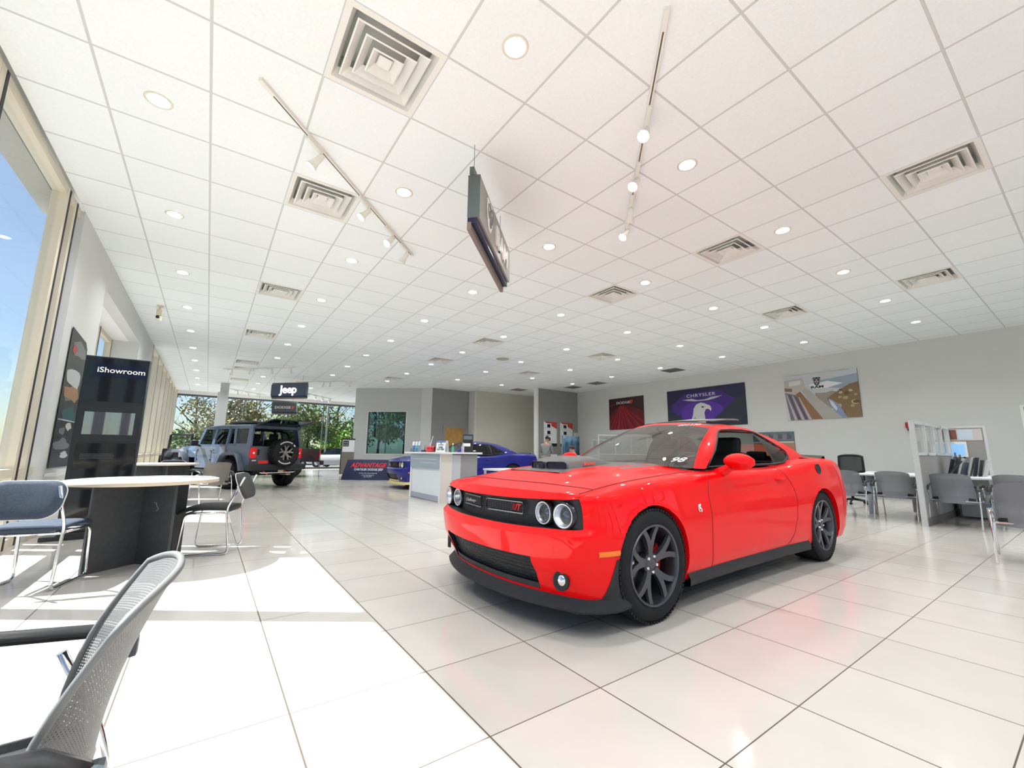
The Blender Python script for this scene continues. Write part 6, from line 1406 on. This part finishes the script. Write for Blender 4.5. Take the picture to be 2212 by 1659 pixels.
# ================================================================== outside the glass
def px2x(px, Y):
    d = CF+CR*(px-1106)/FPX-CU*(974-829.5)/FPX; return CAMP.x+(Y-CAMP.y)*d.x/d.y
BARK = mat('bark', (.030, .024, .018), .9)
def tree(label, x, y, h, cr, cz, ch, cols, n, ls, seed, branches=6, group='trees beyond the far glass'):
    r = random.Random(seed); t = thing('tree', label, 'tree', (x, y, -.13), 0, group)
    m = MB(); tips = []
    top = Vector((r.uniform(-.2, .2), 0, h*.75)); m.tube([(0, 0, 0), (r.uniform(-.1, .1), r.uniform(-.1, .1), h*.35), top], [.035*h*.6, .02*h*.6, .008*h*.6], 7)
    for k in range(branches):
        z = lerp(.25, .72, k/branches)*h; a = r.uniform(0, 2*PI); ln = cr*r.uniform(.6, 1.05); b = Vector((0, 0, z)); e = b+Vector((math.cos(a)*ln, math.sin(a)*ln, ln*r.uniform(.5, 1.2))); md = b.lerp(e, .5)+Vector((r.uniform(-.15, .15), r.uniform(-.15, .15), .1))*cr*.3; m.tube([b, md, e], [.012*h*.5, .008*h*.5, .003*h*.5], 5); tips.append(e)
        for q in range(4):
            e2 = md.lerp(e, r.random())+Vector((r.uniform(-1, 1), r.uniform(-1, 1), r.uniform(.2, 1.2)))*cr*.35; m.tube([md.lerp(e, r.random()*.6), e2], [.004*h*.5, .0015*h*.5], 4); tips.append(e2)
    m.build('trunk', BARK, t)
    m = MB(); mm = [mat('leaf_%d_%d_%d' % tuple(int(v*1000) for v in c), c, .7) for c in cols]; cl = []
    for k in range(14):
        a = r.uniform(0, 2*PI); rr = cr*math.sqrt(r.random())*.75; cl.append((Vector((rr*math.cos(a), rr*math.sin(a), cz+r.uniform(-.5, .5)*ch*.75)), cr*r.uniform(.28, .5)))
    for k in range(n):
        c, q = cl[k % 14]; v = Vector((r.gauss(0, 1), r.gauss(0, 1), r.gauss(0, 1))).normalized()*q*r.random()**.4; v.z *= .8; p = c+v; u = Vector((r.gauss(0, 1), r.gauss(0, 1), r.gauss(0, 1))).normalized(); w = u.cross(Vector((r.gauss(0, 1), r.gauss(0, 1), r.gauss(0, 1)))).normalized(); s = ls*r.uniform(.6, 1.3)
        m.m(mm[r.randrange(len(mm))]); m.poly([p-u*s, p+w*s*.5, p+u*s, p-w*s*.5])
    m.build('foliage', None, t, recalc=False); return t
OL = [(.20, .22, .05), (.14, .18, .035), (.28, .25, .08)]; GR = [(.09, .20, .03), (.15, .28, .04), (.06, .12, .025)]; LIM = [(.22, .42, .035), (.30, .46, .06), (.12, .26, .03)]; PALE = [(.20, .21, .17), (.15, .17, .12)]; RUS = [(.33, .25, .10), (.20, .21, .07), (.38, .28, .16)]
TR = [('pale thin-leaved tree at the left end of the far glass', 415, 44, 8.0, 3.0, 4.2, 5.5, PALE, 900, .12, 1, 9), ('yellow-olive tree behind the grey column', 482, 40, 7.2, 3.1, 4.2, 4.2, RUS+OL, 2600, .16, 2, 7), ('leafless slender tree right of the grey column', 545, 46, 9.5, 2.4, 6, 5, PALE, 120, .08, 3, 16),
 ('low olive tree under the small hanging sign', 600, 48, 5.6, 2.6, 3.4, 2.8, OL, 1500, .16, 4, 6), ('broad olive-green tree right of the open rear glass', 662, 40, 7.2, 3.4, 3.7, 5.0, OL+GR, 4200, .17, 5, 7), ('tall bare branching tree by the office corner', 722, 46, 9.0, 3.2, 5.6, 4.5, PALE, 500, .10, 6, 14), ('bright green bush below the bare branching tree', 712, 44, 4.0, 2.2, 2.0, 3.0, LIM, 2600, .15, 7, 5),
 ('green tree seen through the left of the office window', 815, 44, 8.4, 3.0, 5.0, 5.5, GR, 2600, .18, 8, 7), ('darker green tree seen through the right of the office window', 872, 42, 7.4, 3.0, 4.4, 4.6, GR+OL, 2600, .18, 9, 7), ('dense hedge tree behind the parked cars', 745, 52, 5.4, 3.6, 2.6, 4.0, GR, 2600, .22, 10, 5), ('dense hedge tree behind the broad olive tree', 640, 54, 5.6, 3.8, 2.7, 4.2, GR+OL, 2600, .22, 11, 5), ('dark low tree at mid distance behind the grey roof', 520, 52, 4.6, 3.4, 2.3, 3.4, GR, 2200, .22, 12, 5), ('dark low tree left of the grey column', 440, 54, 4.8, 3.4, 2.4, 3.4, GR, 2200, .22, 13, 5)]
for (lb, px, Y, h, cr, cz, ch, cols, n, ls, sd, br) in TR: tree(lb, px2x(px, Y), Y, h, cr, cz, ch, cols, n, ls, sd, br)
for k, y in enumerate((14, 19, 24, 30, 37)): tree('roadside tree outside the left windows, %s from the front' % NTH[k], -12-1.5*k, y, 6.0+.4*(k % 3), 2.6, 3.6, 4.2, GR+OL, 1500, .2, 30+k, 6, 'trees outside the left windows')
def sedan(label, loc, rz, paint):
    t = thing('parked_car', label, 'car', loc, rz, 'cars parked outside'); GLD = glass('car_glass_dark', (.1, .11, .12), .07)
    P = []
    for y, w, z0, z1 in ((-2.2, .70, .35, .80), (-2.1, .82, .25, .98), (-1.4, .88, .22, 1.03), (-.6, .89, .2, .98), (.9, .89, .2, .94), (1.5, .87, .22, .90), (2.1, .80, .26, .72), (2.25, .66, .35, .62)): P.append([Vector((x*w, y, lerp(z0, z1, f))) for x, f in ((-.92, 0), (-1, .35), (-.98, .75), (-.88, .97), (0, 1.02), (.88, .97), (.98, .75), (1, .35), (.92, 0))])
    m = MB(); V = m.grid(P); m.face(V[0][::-1]); m.face(V[-1]); m.build('body', paint, t, autos=.9)
    gp_ = [(-1.75, 1.0, .72), (-.95, 1.40, .60), (.25, 1.43, .60), (1.15, .95, .74)]; m = MB()
    m.grid([[Vector((x*w, y, z)) for x in (-1, 0, 1)] for y, z, w in gp_[1:3]]); m.build('roof', paint, t)
    for a, c, nm in ((0, 1, 'rear_window'), (2, 3, 'windshield')): m = MB(); m.grid([[Vector((x*w, y, z)) for x in (-1, 0, 1)] for y, z, w in (gp_[a], gp_[c])]); m.build(nm, GLD, t)
    for s in (-1, 1): m = MB(); m.poly([Vector((s*w, y, z)) for y, z, w in ((-1.75, .98, .74), (-.95, 1.40, .6), (.25, 1.43, .6), (1.15, .93, .76))]); m.build('side_window', GLD, t)
    for s in (-1, 1):
        m = MB(); m.box((s*.66, -2.12, .78), (.26, .12, .16), bev=.03); m.build('tail_lamp', mat('lamp_red2', (.4, .02, .02), .3), t)
        for y in (-1.35, 1.35): Mx = Matrix.Translation((s*.80, y, .32)) @ Matrix.Rotation(s*PI/2, 4, 'Y'); m = MB(); m.lathe([(.2, -.1), (.3, -.1), (.32, 0), (.3, .1), (.2, .1)], 24, Mx); w = m.build('tyre', RUBBER, t); m = MB(); m.lathe([(.001, .09), (.2, .09), (.2, .02)], 20, Mx); m.build('rim', STEEL, w)
    return t
sedan('white sedan parked just outside the glass beside the notice stand', (px2x(735, 30.5), 30.5, -.13), .9, mat('car_white', (.5, .5, .5), .3)); sedan('dark blue car parked behind the white sedan', (px2x(712, 37), 37, -.13), 1.2, mat('car_navy', (.02, .04, .10), .3)); sedan('red car parked farthest back beside the dark blue car', (px2x(742, 41), 41, -.13), 1.0, mat('car_red', (.20, .02, .02), .3))
m = MB(); m.tube([(0, 0, 0), (0, 0, 8)], .07, 10); t = thing('light_pole', 'pale light pole standing outside the far glass', 'light pole', (px2x(702, 33), 33, -.13)); m.build('pole', mat('pole_pale', (.30, .28, .25), .6), t); m = MB(); m.box((.5, 0, 8), (1.1, .3, .14), bev=.03); m.build('lamp_head', mat('pole_pale', (.3, .28, .25)), t)
